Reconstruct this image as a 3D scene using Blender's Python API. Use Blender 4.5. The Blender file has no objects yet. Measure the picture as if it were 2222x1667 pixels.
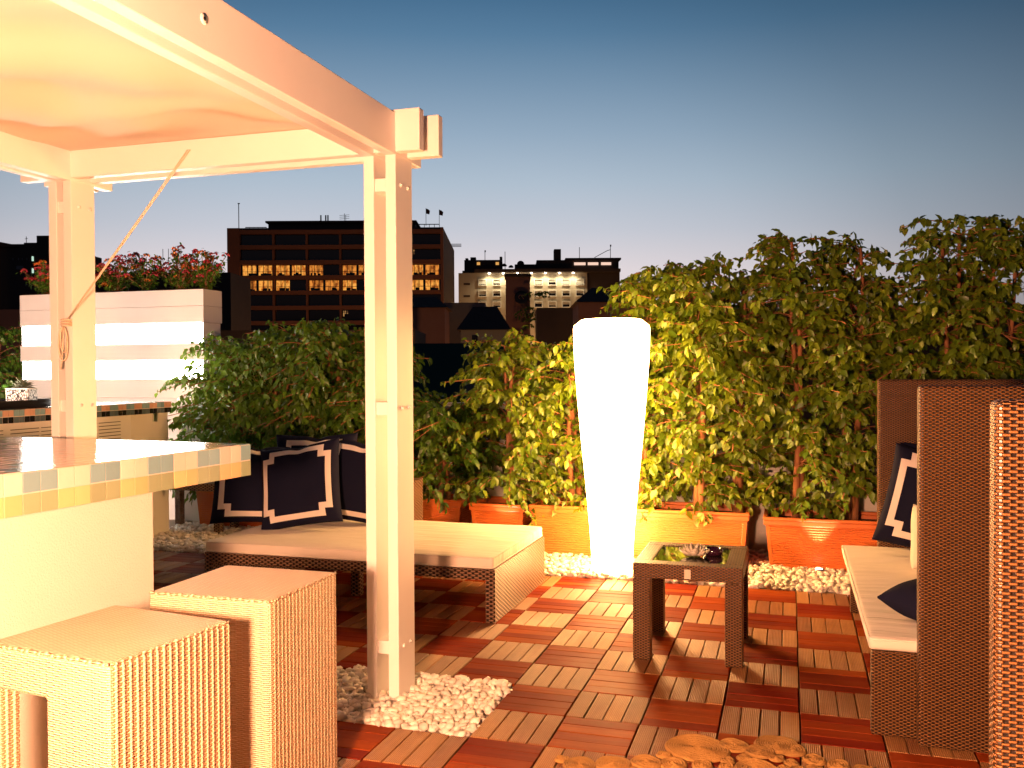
import bpy, bmesh, math, random
import numpy as np
from mathutils import Vector, Matrix
random.seed(7); RNG = np.random.default_rng(7)
R = math.radians
S = bpy.context.scene
COL = S.collection
# ------------------------------------------------------------------ camera
F, YAW, PITCH, ROLL = 1974.87, -0.29643, 0.015154, 0.004811
CAM = Vector((-0.0371, -4.1302, 1.3875))
fw = Vector((math.sin(YAW)*math.cos(PITCH), math.cos(YAW)*math.cos(PITCH), -math.sin(PITCH)))
rt0 = Vector((math.cos(YAW), -math.sin(YAW), 0)); dn0 = fw.cross(rt0)
rt = rt0*math.cos(ROLL) + dn0*math.sin(ROLL); dn = -rt0*math.sin(ROLL) + dn0*math.cos(ROLL)
cam_d = bpy.data.cameras.new('camera'); cam = bpy.data.objects.new('camera', cam_d); COL.objects.link(cam)
Mx = Matrix((rt, -dn, -fw)).transposed().to_4x4(); Mx.translation = CAM
cam.matrix_world = Mx
cam_d.sensor_fit = 'HORIZONTAL'; cam_d.sensor_width = 36; cam_d.lens = 36*F/2222
cam_d.clip_start = .05; cam_d.clip_end = 3000
S.camera = cam
# ------------------------------------------------------------------ render settings
S.view_settings.view_transform = 'Standard'; S.view_settings.look = 'None'
S.view_settings.exposure = 0; S.view_settings.gamma = 1
S.render.engine = 'CYCLES'
cy = S.cycles; cy.use_denoising = True; cy.max_bounces = 7; cy.diffuse_bounces = 4; cy.glossy_bounces = 3
cy.transmission_bounces = 4; cy.transparent_max_bounces = 6; cy.sample_clamp_indirect = 6; cy.caustics_reflective = False; cy.caustics_refractive = False
# ------------------------------------------------------------------ world: dusk sky, brightest over the sunset straight ahead-left
W = bpy.data.worlds.new('World'); S.world = W; W.use_nodes = True
nt = W.node_tree; N = nt.nodes; L = nt.links
bg = N['Background']
tc = N.new('ShaderNodeTexCoord'); sx = N.new('ShaderNodeSeparateXYZ'); L.new(tc.outputs['Generated'], sx.inputs[0])
ramp = N.new('ShaderNodeValToRGB'); cr = ramp.color_ramp
stops = [(0.0, (.10, .07, .07)), (.055, (.66, .55, .54)), (.105, (.76, .68, .70)), (.15, (.57, .59, .66)), (.20, (.43, .52, .62)), (.25, (.305, .415, .54)),
         (.30, (.20, .315, .45)), (.345, (.11, .228, .37)), (.39, (.062, .162, .295)), (.6, (.05, .10, .19)), (1, (.03, .06, .12))]
cr.elements[0].position = 0; cr.elements[0].color = (*stops[0][1], 1); cr.elements[1].position = 1; cr.elements[1].color = (*stops[-1][1], 1)
for p, c in stops[1:-1]:
    e = cr.elements.new(p); e.color = (*c, 1)
L.new(sx.outputs['Z'], ramp.inputs[0])
dot = N.new('ShaderNodeVectorMath'); dot.operation = 'DOT_PRODUCT'
sd = YAW - R(6); dot.inputs[1].default_value = (math.sin(sd), math.cos(sd), 0)
L.new(tc.outputs['Generated'], dot.inputs[0])
mr = N.new('ShaderNodeValToRGB'); q = mr.color_ramp
q.elements[0].position = 0; q.elements[0].color = (.10, .10, .12, 1); q.elements[1].position = 1; q.elements[1].color = (1, 1, 1, 1)
for p, v in ((.5, (.11, .12, .15)), (.78, (.22, .25, .28)), (.88, (.34, .38, .41)), (.93, (.58, .62, .64)), (.965, (.88, .90, .91)), (.985, (1, 1, 1))):
    e = q.elements.new(p); e.color = (*v, 1)
ma = N.new('ShaderNodeMath'); ma.operation = 'MULTIPLY_ADD'; ma.inputs[1].default_value = .5; ma.inputs[2].default_value = .5
L.new(dot.outputs['Value'], ma.inputs[0]); L.new(ma.outputs[0], mr.inputs[0])
mu = N.new('ShaderNodeMixRGB'); mu.blend_type = 'MULTIPLY'; mu.inputs[0].default_value = 1
L.new(ramp.outputs[0], mu.inputs[1]); L.new(mr.outputs[0], mu.inputs[2]); L.new(mu.outputs[0], bg.inputs[0]); bg.inputs[1].default_value = 1.0

# ================================================================== materials
def _m(name):
    m = bpy.data.materials.new(name); m.use_nodes = True
    return m, m.node_tree.nodes, m.node_tree.links, m.node_tree.nodes['Principled BSDF']
def math_node(N, L, op, a, b=None, c=None):
    n = N.new('ShaderNodeMath'); n.operation = op
    for i, v in enumerate((a, b, c)):
        if v is None: continue
        if isinstance(v, (int, float)): n.inputs[i].default_value = v
        else: L.new(v, n.inputs[i])
    return n.outputs[0]
def mix(N, L, f, a, b, mode='MIX'):
    n = N.new('ShaderNodeMixRGB'); n.blend_type = mode
    for i, v in enumerate((f, a, b)):
        if isinstance(v, (int, float)): n.inputs[i].default_value = v
        elif isinstance(v, tuple): n.inputs[i].default_value = (*v, 1)
        else: L.new(v, n.inputs[i])
    return n.outputs[0]
def noise(N, L, scale, detail=4, rough=.55, stretch=None, coord='Object'):
    t = N.new('ShaderNodeTexCoord'); n = N.new('ShaderNodeTexNoise'); n.inputs['Scale'].default_value = scale
    n.inputs['Detail'].default_value = detail; n.inputs['Roughness'].default_value = rough
    if stretch:
        mp = N.new('ShaderNodeMapping'); mp.inputs['Scale'].default_value = stretch
        L.new(t.outputs[coord], mp.inputs[0]); L.new(mp.outputs[0], n.inputs[0])
    else: L.new(t.outputs[coord], n.inputs[0])
    return n.outputs['Fac']
def bump(N, L, bs, h, dist, strength=1.0):
    b = N.new('ShaderNodeBump'); b.inputs['Distance'].default_value = dist; b.inputs['Strength'].default_value = strength
    L.new(h, b.inputs['Height']); L.new(b.outputs[0], bs.inputs['Normal'])
def pm(name, col, rough=.6, spec=.5, var=None, vs=3.0, bmp=None, metal=0, stretch=None, island=0, coat=0):
    """painted / plain surfaces: colour, fractal variation towards a second colour, fractal bump (scale, distance)"""
    m, N, L, bs = _m(name)
    bs.inputs['Roughness'].default_value = rough; bs.inputs['Specular IOR Level'].default_value = spec; bs.inputs['Metallic'].default_value = metal
    bs.inputs['Coat Weight'].default_value = coat
    if var:
        c = mix(N, L, noise(N, L, vs, 5, .6, stretch), col, var)
    else:
        c = mix(N, L, 0.0, col, col)
    if island:
        g = N.new('ShaderNodeNewGeometry')
        v = math_node(N, L, 'MULTIPLY_ADD', g.outputs['Random Per Island'], island, 1-island/2)
        c = mix(N, L, 1.0, c, v, 'MULTIPLY')
    L.new(c, bs.inputs['Base Color'])
    if bmp: bump(N, L, bs, noise(N, L, bmp[0], 6, .6, stretch), bmp[1])
    return m
def emit(name, col, strength):
    m, N, L, bs = _m(name)
    bs.inputs['Base Color'].default_value = (.8, .8, .8, 1)
    bs.inputs['Emission Color'].default_value = (*col, 1); bs.inputs['Emission Strength'].default_value = strength
    return m
def wicker(name, dark, light, a, b, ribs=0.0, rough=.5, var=.25, low=.05):
    """basket weave on UVs in metres: stakes every a, strands every b"""
    m, N, L, bs = _m(name)
    uv = N.new('ShaderNodeUVMap'); s = N.new('ShaderNodeSeparateXYZ'); L.new(uv.outputs[0], s.inputs[0])
    U = math_node(N, L, 'DIVIDE', s.outputs[0], a); V = math_node(N, L, 'DIVIDE', s.outputs[1], b)
    row = math_node(N, L, 'FLOOR', V); fv = math_node(N, L, 'FRACT', V)
    w = math_node(N, L, 'COSINE', math_node(N, L, 'MULTIPLY', math_node(N, L, 'ADD', U, row), math.pi))
    prof = math_node(N, L, 'SINE', math_node(N, L, 'MULTIPLY', fv, math.pi))
    w2 = math_node(N, L, 'MULTIPLY_ADD', w, .5, .5)
    mrg = N.new('ShaderNodeMapRange'); mrg.interpolation_type = 'SMOOTHSTEP'; mrg.inputs['From Min'].default_value = .12; mrg.inputs['From Max'].default_value = .62; L.new(w2, mrg.inputs['Value']); sh = mrg.outputs[0]
    h = math_node(N, L, 'MULTIPLY', math_node(N, L, 'POWER', prof, .7), math_node(N, L, 'MULTIPLY_ADD', sh, 1-low, low))
    if ribs:
        rb = math_node(N, L, 'ABSOLUTE', math_node(N, L, 'COSINE', math_node(N, L, 'MULTIPLY', U, math.pi)))
        rb = math_node(N, L, 'POWER', rb, 3.0)
        h = math_node(N, L, 'ADD', math_node(N, L, 'MULTIPLY', h, 1-ribs), math_node(N, L, 'MULTIPLY', rb, ribs))
    big = noise(N, L, 9, 4)
    hr = N.new('ShaderNodeValToRGB'); hr.color_ramp.elements[0].position = .16; hr.color_ramp.elements[1].position = .50
    L.new(h, hr.inputs[0])
    lc = mix(N, L, math_node(N, L, 'MULTIPLY', big, var*2), light, tuple(x*.55 for x in light))
    c = mix(N, L, hr.outputs[0], dark, lc); L.new(c, bs.inputs['Base Color'])
    bs.inputs['Roughness'].default_value = rough
    bump(N, L, bs, h, b*.9, 1.0)
    return m
def wood(name, c1, c2, along, ribs, rough=.45):
    m, N, L, bs = _m(name)
    st = (38, 2.2, 30) if along == 'y' else (2.2, 38, 30)
    g = N.new('ShaderNodeNewGeometry'); rnd = g.outputs['Random Per Island']
    t = N.new('ShaderNodeTexCoord'); mp = N.new('ShaderNodeMapping'); mp.inputs['Scale'].default_value = st
    off = N.new('ShaderNodeCombineXYZ'); L.new(math_node(N, L, 'MULTIPLY', rnd, 60.0), off.inputs[0]); L.new(math_node(N, L, 'MULTIPLY', rnd, 37.0), off.inputs[1])
    L.new(off.outputs[0], mp.inputs['Location']); L.new(t.outputs['Object'], mp.inputs[0])
    n = N.new('ShaderNodeTexNoise'); n.inputs['Scale'].default_value = 1; n.inputs['Detail'].default_value = 6; n.inputs['Distortion'].default_value = .6; L.new(mp.outputs[0], n.inputs[0])
    c = mix(N, L, n.outputs['Fac'], c1, c2)
    v = math_node(N, L, 'MULTIPLY_ADD', math_node(N, L, 'POWER', rnd, 1.4), .55, .68)
    c = mix(N, L, 1.0, c, v, 'MULTIPLY')
    hs = N.new('ShaderNodeHueSaturation'); L.new(c, hs.inputs['Color']); L.new(math_node(N, L, 'MULTIPLY_ADD', rnd, .02, .49), hs.inputs['Hue']); c = hs.outputs[0]
    hgt = n.outputs['Fac']; dist = .0015
    if ribs:
        s = N.new('ShaderNodeSeparateXYZ'); L.new(t.outputs['Object'], s.inputs[0])
        k = s.outputs[0] if along == 'y' else s.outputs[1]
        rb = math_node(N, L, 'ABSOLUTE', math_node(N, L, 'SINE', math_node(N, L, 'MULTIPLY', k, math.pi/.0072)))
        dk = math_node(N, L, 'GREATER_THAN', rb, .32)
        c = mix(N, L, dk, mix(N, L, 1.0, c, (.48, .42, .38), 'MULTIPLY'), c)
        hgt = math_node(N, L, 'ADD', math_node(N, L, 'MULTIPLY', hgt, .15), rb); dist = .0018
    wn = noise(N, L, 1.7, 4)
    L.new(math_node(N, L, 'MULTIPLY_ADD', wn, .35, rough-.17), bs.inputs['Roughness']); bs.inputs['Specular IOR Level'].default_value = .30 if ribs else .07
    big = noise(N, L, 1.1, 6, .65); st_ = N.new('ShaderNodeValToRGB'); st_.color_ramp.elements[0].position = .35; st_.color_ramp.elements[0].color = (.62, .55, .5, 1); st_.color_ramp.elements[1].position = .62; L.new(big, st_.inputs[0]); c = mix(N, L, 1.0, c, st_.outputs[0], 'MULTIPLY')
    L.new(c, bs.inputs['Base Color'])
    bump(N, L, bs, hgt, dist)
    return m
def leafm(name, c1, c2, rough=.38, trans=.25):
    m, N, L, bs = _m(name)
    g = N.new('ShaderNodeNewGeometry')
    c = mix(N, L, g.outputs['Random Per Island'], c1, c2)
    c = mix(N, L, math_node(N, L, 'MULTIPLY', noise(N, L, 2.2, 3), .5), c, tuple(x*.5 for x in c1))
    L.new(c, bs.inputs['Base Color']); bs.inputs['Roughness'].default_value = rough
    tr = N.new('ShaderNodeBsdfTranslucent'); L.new(mix(N, L, .5, c, (.30, .38, .03)), tr.inputs[0])
    ms = N.new('ShaderNodeMixShader'); ms.inputs[0].default_value = trans
    L.new(bs.outputs[0], ms.inputs[1]); L.new(tr.outputs[0], ms.inputs[2])
    L.new(ms.outputs[0], N['Material Output'].inputs[0])
    return m
def fabric(name, col, wr=.006, sc=(3, 14, 3), rough=.85, weave=0):
    m, N, L, bs = _m(name)
    c = mix(N, L, noise(N, L, 6, 4), col, tuple(x*.86 for x in col)); L.new(c, bs.inputs['Base Color'])
    bs.inputs['Roughness'].default_value = rough; bs.inputs['Sheen Weight'].default_value = .12 if col[0] > .1 else 0
    if col[0] < .1: bs.inputs['Specular IOR Level'].default_value = .12
    h = noise(N, L, 1.0, 3, .5, sc)
    bump(N, L, bs, h, wr)
    return m

M = {}
M['white_paint'] = pm('white_paint', (.80, .78, .75), .42, var=(.72, .69, .65), vs=2.5, bmp=(120, .0004))
M['stucco'] = pm('stucco', (.72, .68, .60), .85, var=(.62, .58, .50), vs=1.5, bmp=(140, .0028))
M['wall'] = pm('parapet_render', (.66, .63, .58), .85, var=(.5, .47, .42), vs=2, bmp=(60, .003))
M['grout'] = pm('grout', (.70, .62, .52), .8, var=(.55, .48, .4), vs=30)
def tile(n, c): return pm('tile_'+n, c, .12, var=tuple(x*.85 for x in c), vs=8, island=.22, bmp=(22, .0012), coat=.3)
for n, c in dict(cream=(.80, .66, .56), sage=(.24, .40, .44), olive=(.34, .40, .24), peach=(.84, .56, .27), rust=(.62, .38, .27), slate=(.10, .14, .16), black=(.015, .016, .02), teal=(.20, .30, .30)).items(): M['t_'+n] = tile(n, c)
M['beige_wicker'] = wicker('beige_wicker', (.56, .37, .19), (.86, .72, .52), 0.022, .0060, ribs=.12, rough=.55, low=.3)
M['beige_side'] = wicker('beige_wicker_side', (.38, .20, .08), (.86, .70, .47), .0215, .0062, ribs=.60, rough=.55, low=.2)
M['dark_wicker'] = wicker('dark_wicker', (.008, .003, .0015), (.28, .125, .040), .0125, .0064, rough=.38)
M['dark_wicker_fine'] = wicker('dark_wicker_fine', (.008, .004, .003), (.36, .20, .115), .0210, .0115, rough=.30)
M['wood_y'] = wood('deck_wood_ribbed', (.47, .225, .09), (.29, .11, .037), 'y', True, .5)  # paler than the smooth slats: light reflected by the ribs put into the colour
M['wood_x'] = wood('deck_wood_smooth', (.33, .052, .010), (.16, .020, .004), 'x', False, .62)
M['plastic'] = pm('deck_base', (.02, .012, .008), .7)
M['pebble'] = pm('pebble', (.66, .58, .48), .55, var=(.74, .68, .6), vs=20, island=.45, bmp=(60, .0015))
M['soilbed'] = pm('gravel_bed', (.30, .24, .18), .9, var=(.15, .11, .08), vs=40, bmp=(60, .01))
M['terracotta'] = pm('terracotta_plastic', (.62, .16, .035), .34, var=(.55, .13, .03), vs=6, bmp=(40, .0006))
M['soil'] = pm('soil', (.035, .02, .012), .95, var=(.07, .045, .03), vs=30, bmp=(50, .01))
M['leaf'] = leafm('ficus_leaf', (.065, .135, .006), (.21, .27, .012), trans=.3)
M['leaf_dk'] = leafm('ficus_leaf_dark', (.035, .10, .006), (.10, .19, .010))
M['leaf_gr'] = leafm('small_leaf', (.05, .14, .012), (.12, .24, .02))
M['bark'] = pm('bark', (.44, .16, .055), .8, var=(.13, .06, .03), vs=25, bmp=(70, .003), stretch=(1, 1, .3))
M['petal'] = leafm('petal_pink', (.62, .03, .08), (.75, .10, .12), .6, .3)
M['petal_o'] = leafm('petal_orange', (.80, .16, .04), (.85, .32, .05), .6, .3)
M['cushion'] = fabric('cream_canvas', (.74, .66, .55), .022, (1.6, 15, 2))
M['navy'] = fabric('navy_canvas', (.007, .008, .024), .008, (6, 6, 6))
M['cream_pil'] = fabric('cream_pillow', (.74, .64, .48), .008, (6, 6, 6))
M['ribbon'] = fabric('white_ribbon', (.76, .68, .60), .002, (20, 20, 20), .7)
M['lamp_warm'] = emit('glowing_plastic', (1.0, .50, .17), 50)
M['globe'] = emit('globe_glass', (1.0, .455, .24), 2500)
M['globe_b'] = emit('globe_glass_soft', (1.0, .66, .50), 820)
M['tube_light'] = emit('light_strip', (1.0, .93, .82), 40)
M['metal'] = pm('steel', (.55, .53, .5), .3, metal=1)
M['dark_metal'] = pm('dark_metal', (.03, .03, .032), .45, metal=.6)
M['glass_top'] = pm('table_glass', (.03, .028, .02), .03, .8, coat=1)
M['ceramic'] = pm('ceramic', (.62, .56, .44), .25, var=(.5, .45, .35), vs=20)
M['purple'] = pm('purple_glass', (.035, .008, .02), .06, .8, coat=1)
M['jute'] = pm('jute', (.46, .26, .07), .9, var=(.25, .11, .02), vs=60, bmp=(160, .004), island=.3)
M['rope'] = pm('rope', (.66, .55, .40), .8, bmp=(300, .001))
def canvas_mat():
    m, N, L, bs = _m('canopy_canvas'); bs.inputs['Roughness'].default_value = .8
    c = mix(N, L, noise(N, L, 1.2, 3), (.80, .72, .60), (.72, .62, .50)); L.new(c, bs.inputs['Base Color'])
    return m
M['canvas'] = canvas_mat()

# ================================================================== mesh builder
class MB:
    def __init__(s): s.v = []; s.f = []; s.m = []; s.n = 0; s.sm = []
    def add(s, v, f, m=0, smooth=False):
        k = s.n; v = [tuple(p) for p in v]; s.v += v; s.n += len(v)
        for q in f: s.f.append(tuple(i+k for i in q)); s.m.append(m); s.sm.append(smooth)
    def box(s, x0, x1, y0, y1, z0, z1, m=0, T=None):
        c = [(x0, y0, z0), (x1, y0, z0), (x1, y1, z0), (x0, y1, z0), (x0, y0, z1), (x1, y0, z1), (x1, y1, z1), (x0, y1, z1)]
        if T is not None: c = [T @ Vector(p) for p in c]
        s.add(c, [(0, 3, 2, 1), (4, 5, 6, 7), (0, 1, 5, 4), (1, 2, 6, 5), (2, 3, 7, 6), (3, 0, 4, 7)], m); return s
    def tube(s, pts, r, n=8, m=0, cap=True):
        pts = [Vector(p) for p in pts]; rs = r if isinstance(r, (list, tuple)) else [r]*len(pts)
        V = []; prev = None
        for i, p in enumerate(pts):
            t = (pts[min(i+1, len(pts)-1)] - pts[max(i-1, 0)]).normalized()
            a = Vector((0, 0, 1)) if abs(t.z) < .9 else Vector((1, 0, 0))
            if prev is None: u = t.cross(a).normalized()
            else: u = (prev - t*prev.dot(t)); u = u.normalized() if u.length > 1e-6 else t.cross(a).normalized()
            prev = u; w = t.cross(u)
            V += [p + (u*math.cos(2*math.pi*k/n) + w*math.sin(2*math.pi*k/n))*rs[i] for k in range(n)]
        Fc = [(i*n+k, i*n+(k+1) % n, (i+1)*n+(k+1) % n, (i+1)*n+k) for i in range(len(pts)-1) for k in range(n)]
        if cap: Fc += [tuple(range(n))[::-1], tuple(range((len(pts)-1)*n, len(pts)*n))]
        s.add(V, Fc, m, True); return s
    def lathe(s, prof, n=32, c=(0, 0, 0), m=0, sq=None, smooth=True):
        V = []
        for r, z in prof:
            for k in range(n):
                a = 2*math.pi*k/n; V.append((c[0]+r*math.cos(a), c[1]+r*math.sin(a)*(sq or 1), c[2]+z))
        Fc = [(i*n+k, i*n+(k+1) % n, (i+1)*n+(k+1) % n, (i+1)*n+k) for i in range(len(prof)-1) for k in range(n)]
        Fc += [tuple(range(n))[::-1], tuple(range((len(prof)-1)*n, len(prof)*n))]
        s.add(V, Fc, m, smooth); return s
    def mesh(s, name, mats):
        me = bpy.data.meshes.new(name); me.from_pydata([tuple(p) for p in s.v], [], s.f)
        if not isinstance(mats, (list, tuple)): mats = [mats]
        for x in mats: me.materials.append(x)
        me.polygons.foreach_set('material_index', s.m); me.polygons.foreach_set('use_smooth', s.sm)
        co = np.empty(len(me.vertices)*3, 'f'); me.vertices.foreach_get('co', co); co = co.reshape(-1, 3)
        nl = len(me.loops); vi = np.empty(nl, 'i'); me.loops.foreach_get('vertex_index', vi)
        nr = np.empty(len(me.polygons)*3, 'f'); me.polygons.foreach_get('normal', nr); nr = np.abs(nr.reshape(-1, 3))
        lt = np.empty(len(me.polygons), 'i'); me.polygons.foreach_get('loop_total', lt)
        ax = np.repeat(nr.argmax(1), lt); P = co[vi]
        uv = np.where((ax == 0)[:, None], P[:, [1, 2]], np.where((ax == 1)[:, None], P[:, [0, 2]], P[:, [0, 1]]))
        ul = me.uv_layers.new(name='UVMap'); ul.data.foreach_set('uv', uv.astype('f').ravel())
        return me
def build(name, mb, mats, parent=None, bevel=0, loc=None, rotz=0, seg=2):
    me = mb.mesh(name, mats); o = bpy.data.objects.new(name, me); COL.objects.link(o)
    if parent is not None: o.parent = parent
    if loc is not None: o.location = loc
    if rotz: o.rotation_euler[2] = rotz
    if bevel:
        b = o.modifiers.new('bevel', 'BEVEL'); b.width = bevel; b.segments = seg; b.limit_method = 'ANGLE'; b.harden_normals = False
    return o
def tag(o, label=None, cat=None, group=None, kind=None):
    if label: o['label'] = label
    if cat: o['category'] = cat
    if group: o['group'] = group
    if kind: o['kind'] = kind
    return o
def thing(name, label, cat, loc=(0, 0, 0), rotz=0, group=None):
    o = bpy.data.objects.new(name, None); COL.objects.link(o); o.location = loc; o.rotation_euler = (0, 0, rotz); o.empty_display_size = .1
    return tag(o, label, cat, group)
def dup(root, loc, rotz, label, group=None):
    def cp(o, par):
        c = o.copy(); COL.objects.link(c); c.parent = par
        for ch in list(o.children):
            if ch.name in src: cp(ch, c)
        return c
    src = {x.name for x in root.children_recursive}
    r = cp(root, None); r.location = loc; r.rotation_euler = (0, 0, rotz); r['label'] = label
    if group: r['group'] = group
    return r
def B(*a, **k): return MB().box(*a, **k)

# ================================================================== setting
g = MB(); g.box(-1500, 1500, -1500, 1500, -22.4, -22); tag(build('ground', g, pm('city_ground', (.03, .028, .025), .9)), kind='structure')
# timber deck: 30 cm tiles of four slats, in a checkerboard; a pebble pit round the pergola post is left open
PIT = (-2.1, -1.2, -.9, -.3)
deck = MB(); rr = random.Random(3)
for i in range(-17, 6):
    for j in range(-17, 6):
        x0, y0 = i*.3, j*.3
        if PIT[0]-.01 < x0+.15 < PIT[1]+.01 and PIT[2]-.01 < y0+.15 < PIT[3]+.01: continue
        for k in range(4):
            dz = rr.uniform(-.0012, .0012); a = k*.075+.0024; b = a+.0702
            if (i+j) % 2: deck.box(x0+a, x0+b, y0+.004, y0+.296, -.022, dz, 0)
            else: deck.box(x0+.004, x0+.296, y0+a-.001, y0+b+.002, -.022, dz, 1)
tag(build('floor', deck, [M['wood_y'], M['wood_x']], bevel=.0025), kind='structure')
sub = MB(); sub.box(-8.0, 4.0, -6.0, 4.2, -.5, -.026); tag(build('floor_slab', sub, M['plastic']), kind='structure')

def pebbles(name, rect, n_sp, zfun, lab):
    bm = bmesh.new(); bmesh.ops.create_icosphere(bm, subdivisions=1, radius=1); bm.verts.ensure_lookup_table()
    bv = np.array([v.co[:] for v in bm.verts]); bf = np.array([[v.index for v in f.verts] for f in bm.faces]); bm.free()
    V = []; Fa = []; n = 0
    xs = np.arange(rect[0], rect[1], n_sp); ys = np.arange(rect[2], rect[3], n_sp*.82)
    for lay in range(2):
        for iy, y in enumerate(ys):
            for x in xs:
                if lay and RNG.random() > .5: continue
                px, py = x+(iy % 2)*n_sp/2+RNG.normal(0, n_sp*.22), y+RNG.normal(0, n_sp*.22)
                if not (rect[0]+.006 < px < rect[1]-.006 and rect[2]+.006 < py < rect[3]-.006): continue
                r = RNG.uniform(.46, .80)*n_sp*RNG.uniform(.85, 1.15); sc = np.array([r*RNG.uniform(.9, 1.5), r*RNG.uniform(.75, 1.05), r*RNG.uniform(.45, .75)])
                P = bv*(1+RNG.normal(0, .05, (len(bv), 1)))*sc
                a, t = RNG.uniform(0, 6.28), RNG.normal(0, .45)
                ct, st = math.cos(t), math.sin(t); P = P @ np.array([[1, 0, 0], [0, ct, st], [0, -st, ct]])
                ca, sa = math.cos(a), math.sin(a); P = P @ np.array([[ca, sa, 0], [-sa, ca, 0], [0, 0, 1]])
                V.append(P+[px, py, zfun(px, py)+lay*n_sp*.5+RNG.uniform(-.003, .003)]); Fa.append(bf+n); n += len(bv)
    V = np.concatenate(V); Fa = np.concatenate(Fa)
    me = bpy.data.meshes.new(name); me.from_pydata(V.tolist(), [], Fa.tolist()); me.polygons.foreach_set('use_smooth', [True]*len(Fa)); me.materials.append(M['pebble'])
    o = bpy.data.objects.new(name, me); COL.objects.link(o); tag(o, kind='stuff', label=lab); return o
bed = MB(); bed.box(PIT[0]+.002, PIT[1]-.002, PIT[2]+.002, PIT[3]-.002, -.03, -.012); bed.box(-7.9, 3.9, 1.803, 4.1, -.03, -.004)
tag(build('gravel_bed', bed, M['soilbed']), kind='structure')
pebbles('pebbles', PIT, .030, lambda x, y: -.004, 'cream pebbles filling the square pit at the foot of the pergola post')
pebbles('pebbles', (-5.25, 1.6, 1.80, 2.93), .036, lambda x, y: .006, 'cream pebbles in the strip in front of the planters and parapet')

# ================================================================== parapet with rail
par = thing('parapet_wall', 'low pale rendered parapet wall with a rounded rail, behind the hedge', 'wall', (-4.10, 2.95, 0))
build('wall', B(0, 7.9, 0, .15, -.3, .82), M['wall'], par, .006); build('wall', B(-1.12, -.001, .17, .32, -.3, .82), M['wall'], par, .006)
rail = MB(); rail.tube([(0.02, .07, 1.095), (4.5, .07, 1.095), (7.9, .07, 1.095)], .026, 12); build('rail', rail, M['white_paint'], par)
for x in (.1, 1.9, 3.7, 5.5, 7.3):
    build('post', B(x-.02, x+.02, .05, .09, .824, 1.07), M['white_paint'], par, .003)

# ================================================================== pergola
pg = thing('pergola', 'white timber pergola with doubled beams, split posts and a cream canvas canopy', 'pergola')
WP = M['white_paint']
YB = ((-.637, -.590), (-.513, -.466))
XR = ((-1.753, -1.706), (-1.653, -1.606)); XL = ((-3.395, -3.348), (-3.311, -3.264))
def post(xs, ys, z1=2.29, z0=-.01):
    build('post', B(xs[0][0], xs[0][1], ys[0], ys[1], z0, z1), WP, pg, .003)
    o = build('post', B(xs[1][0], xs[1][1], ys[0], ys[1], z0, z1), WP, pg, .003)
    for z in (.19, 1.20, 2.14):
        build('spacer_block', B(xs[0][1]-.001, xs[1][0]+.001, ys[0]+.012, ys[1]-.012, z, z+.055), WP, o, .002)
    for z in (.20, 1.21, 2.15):
        for dy in (.05, .12):
            bo = MB(); c = (xs[1][1], ys[0]+dy, z+.02)
            bo.tube([(c[0]-.004, c[1], c[2]), (c[0]+.0035, c[1], c[2])], .009, 12); bo.tube([(c[0]+.003, c[1], c[2]), (c[0]+.007, c[1], c[2])], .004, 8)
            build('bolt', bo, WP, o)
    return o
post(XR, (-.637, -.466)); post(XL, (-.637, -.485)); post(XR, (-3.45, -3.28)); post(XL, (-3.45, -3.28))
foot = MB(); foot.box(-1.66, -1.60, -.66, -.56, -.01, .012); build('foot_plate', foot, M['metal'], pg, .002)
for (a, b) in XR+XL: build('beam', B(a, b, -3.75, -.36, 2.288, 2.462), WP, pg, .003)
for k, (a, b) in enumerate(YB): build('cross_beam', B(-3.56+.02*k, -1.498+.036*k, a, b, 2.300, 2.474), WP, pg, .003)
for (a, b) in ((-3.33, -3.283), (-3.45, -3.403)): build('cross_beam', B(-3.56, -1.47, a, b, 2.300, 2.474), WP, pg, .003)
bh = MB(); bh.tube([(-1.608, -1.93, 2.375), (-1.6035, -1.93, 2.375)], .016, 16); bh.tube([(-1.606, -1.93, 2.375), (-1.602, -1.93, 2.375)], .006, 10, m=1)
build('bolt', bh, [WP, M['dark_metal']], pg)
# canopy: a sagging canvas with soft folds
nx, ny = 60, 84; V = []; 
for j in range(ny+1):
    for i in range(nx+1):
        u, v = i/nx, j/ny; x = -3.264+(-1.753+3.264)*u; y = -3.28+(3.28-.64)*v
        e = (math.sin(math.pi*u)*math.sin(math.pi*v))**.5
        z = 2.425 + e*(.050*math.sin(5.2*v+3.5*u+.6)-.030) + .034*e*math.sin(13*u-7*v+1.3*math.sin(4*v)) + .016*e*math.sin(21*(u*.6+v)) + .03*e*math.sin(9*v-5*u+2)*math.sin(6*u)
        z += .03*e*math.exp(-((u*1.5-(1.02-.55*v*1.0))**2)/.008)*math.sin(math.pi*v) - .035*e*math.exp(-((v-.90+.10*math.sin(4.2*u))**2)/.0012)
        V.append((x, y, z))
Fc = [(j*(nx+1)+i, j*(nx+1)+i+1, (j+1)*(nx+1)+i+1, (j+1)*(nx+1)+i) for j in range(ny) for i in range(nx)]
cv = MB(); cv.add(V, Fc, 0, True); co = build('canopy', cv, M['canvas'], pg); sm = co.modifiers.new('s', 'SOLIDIFY'); sm.thickness = .002; sm.offset = 1
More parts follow.
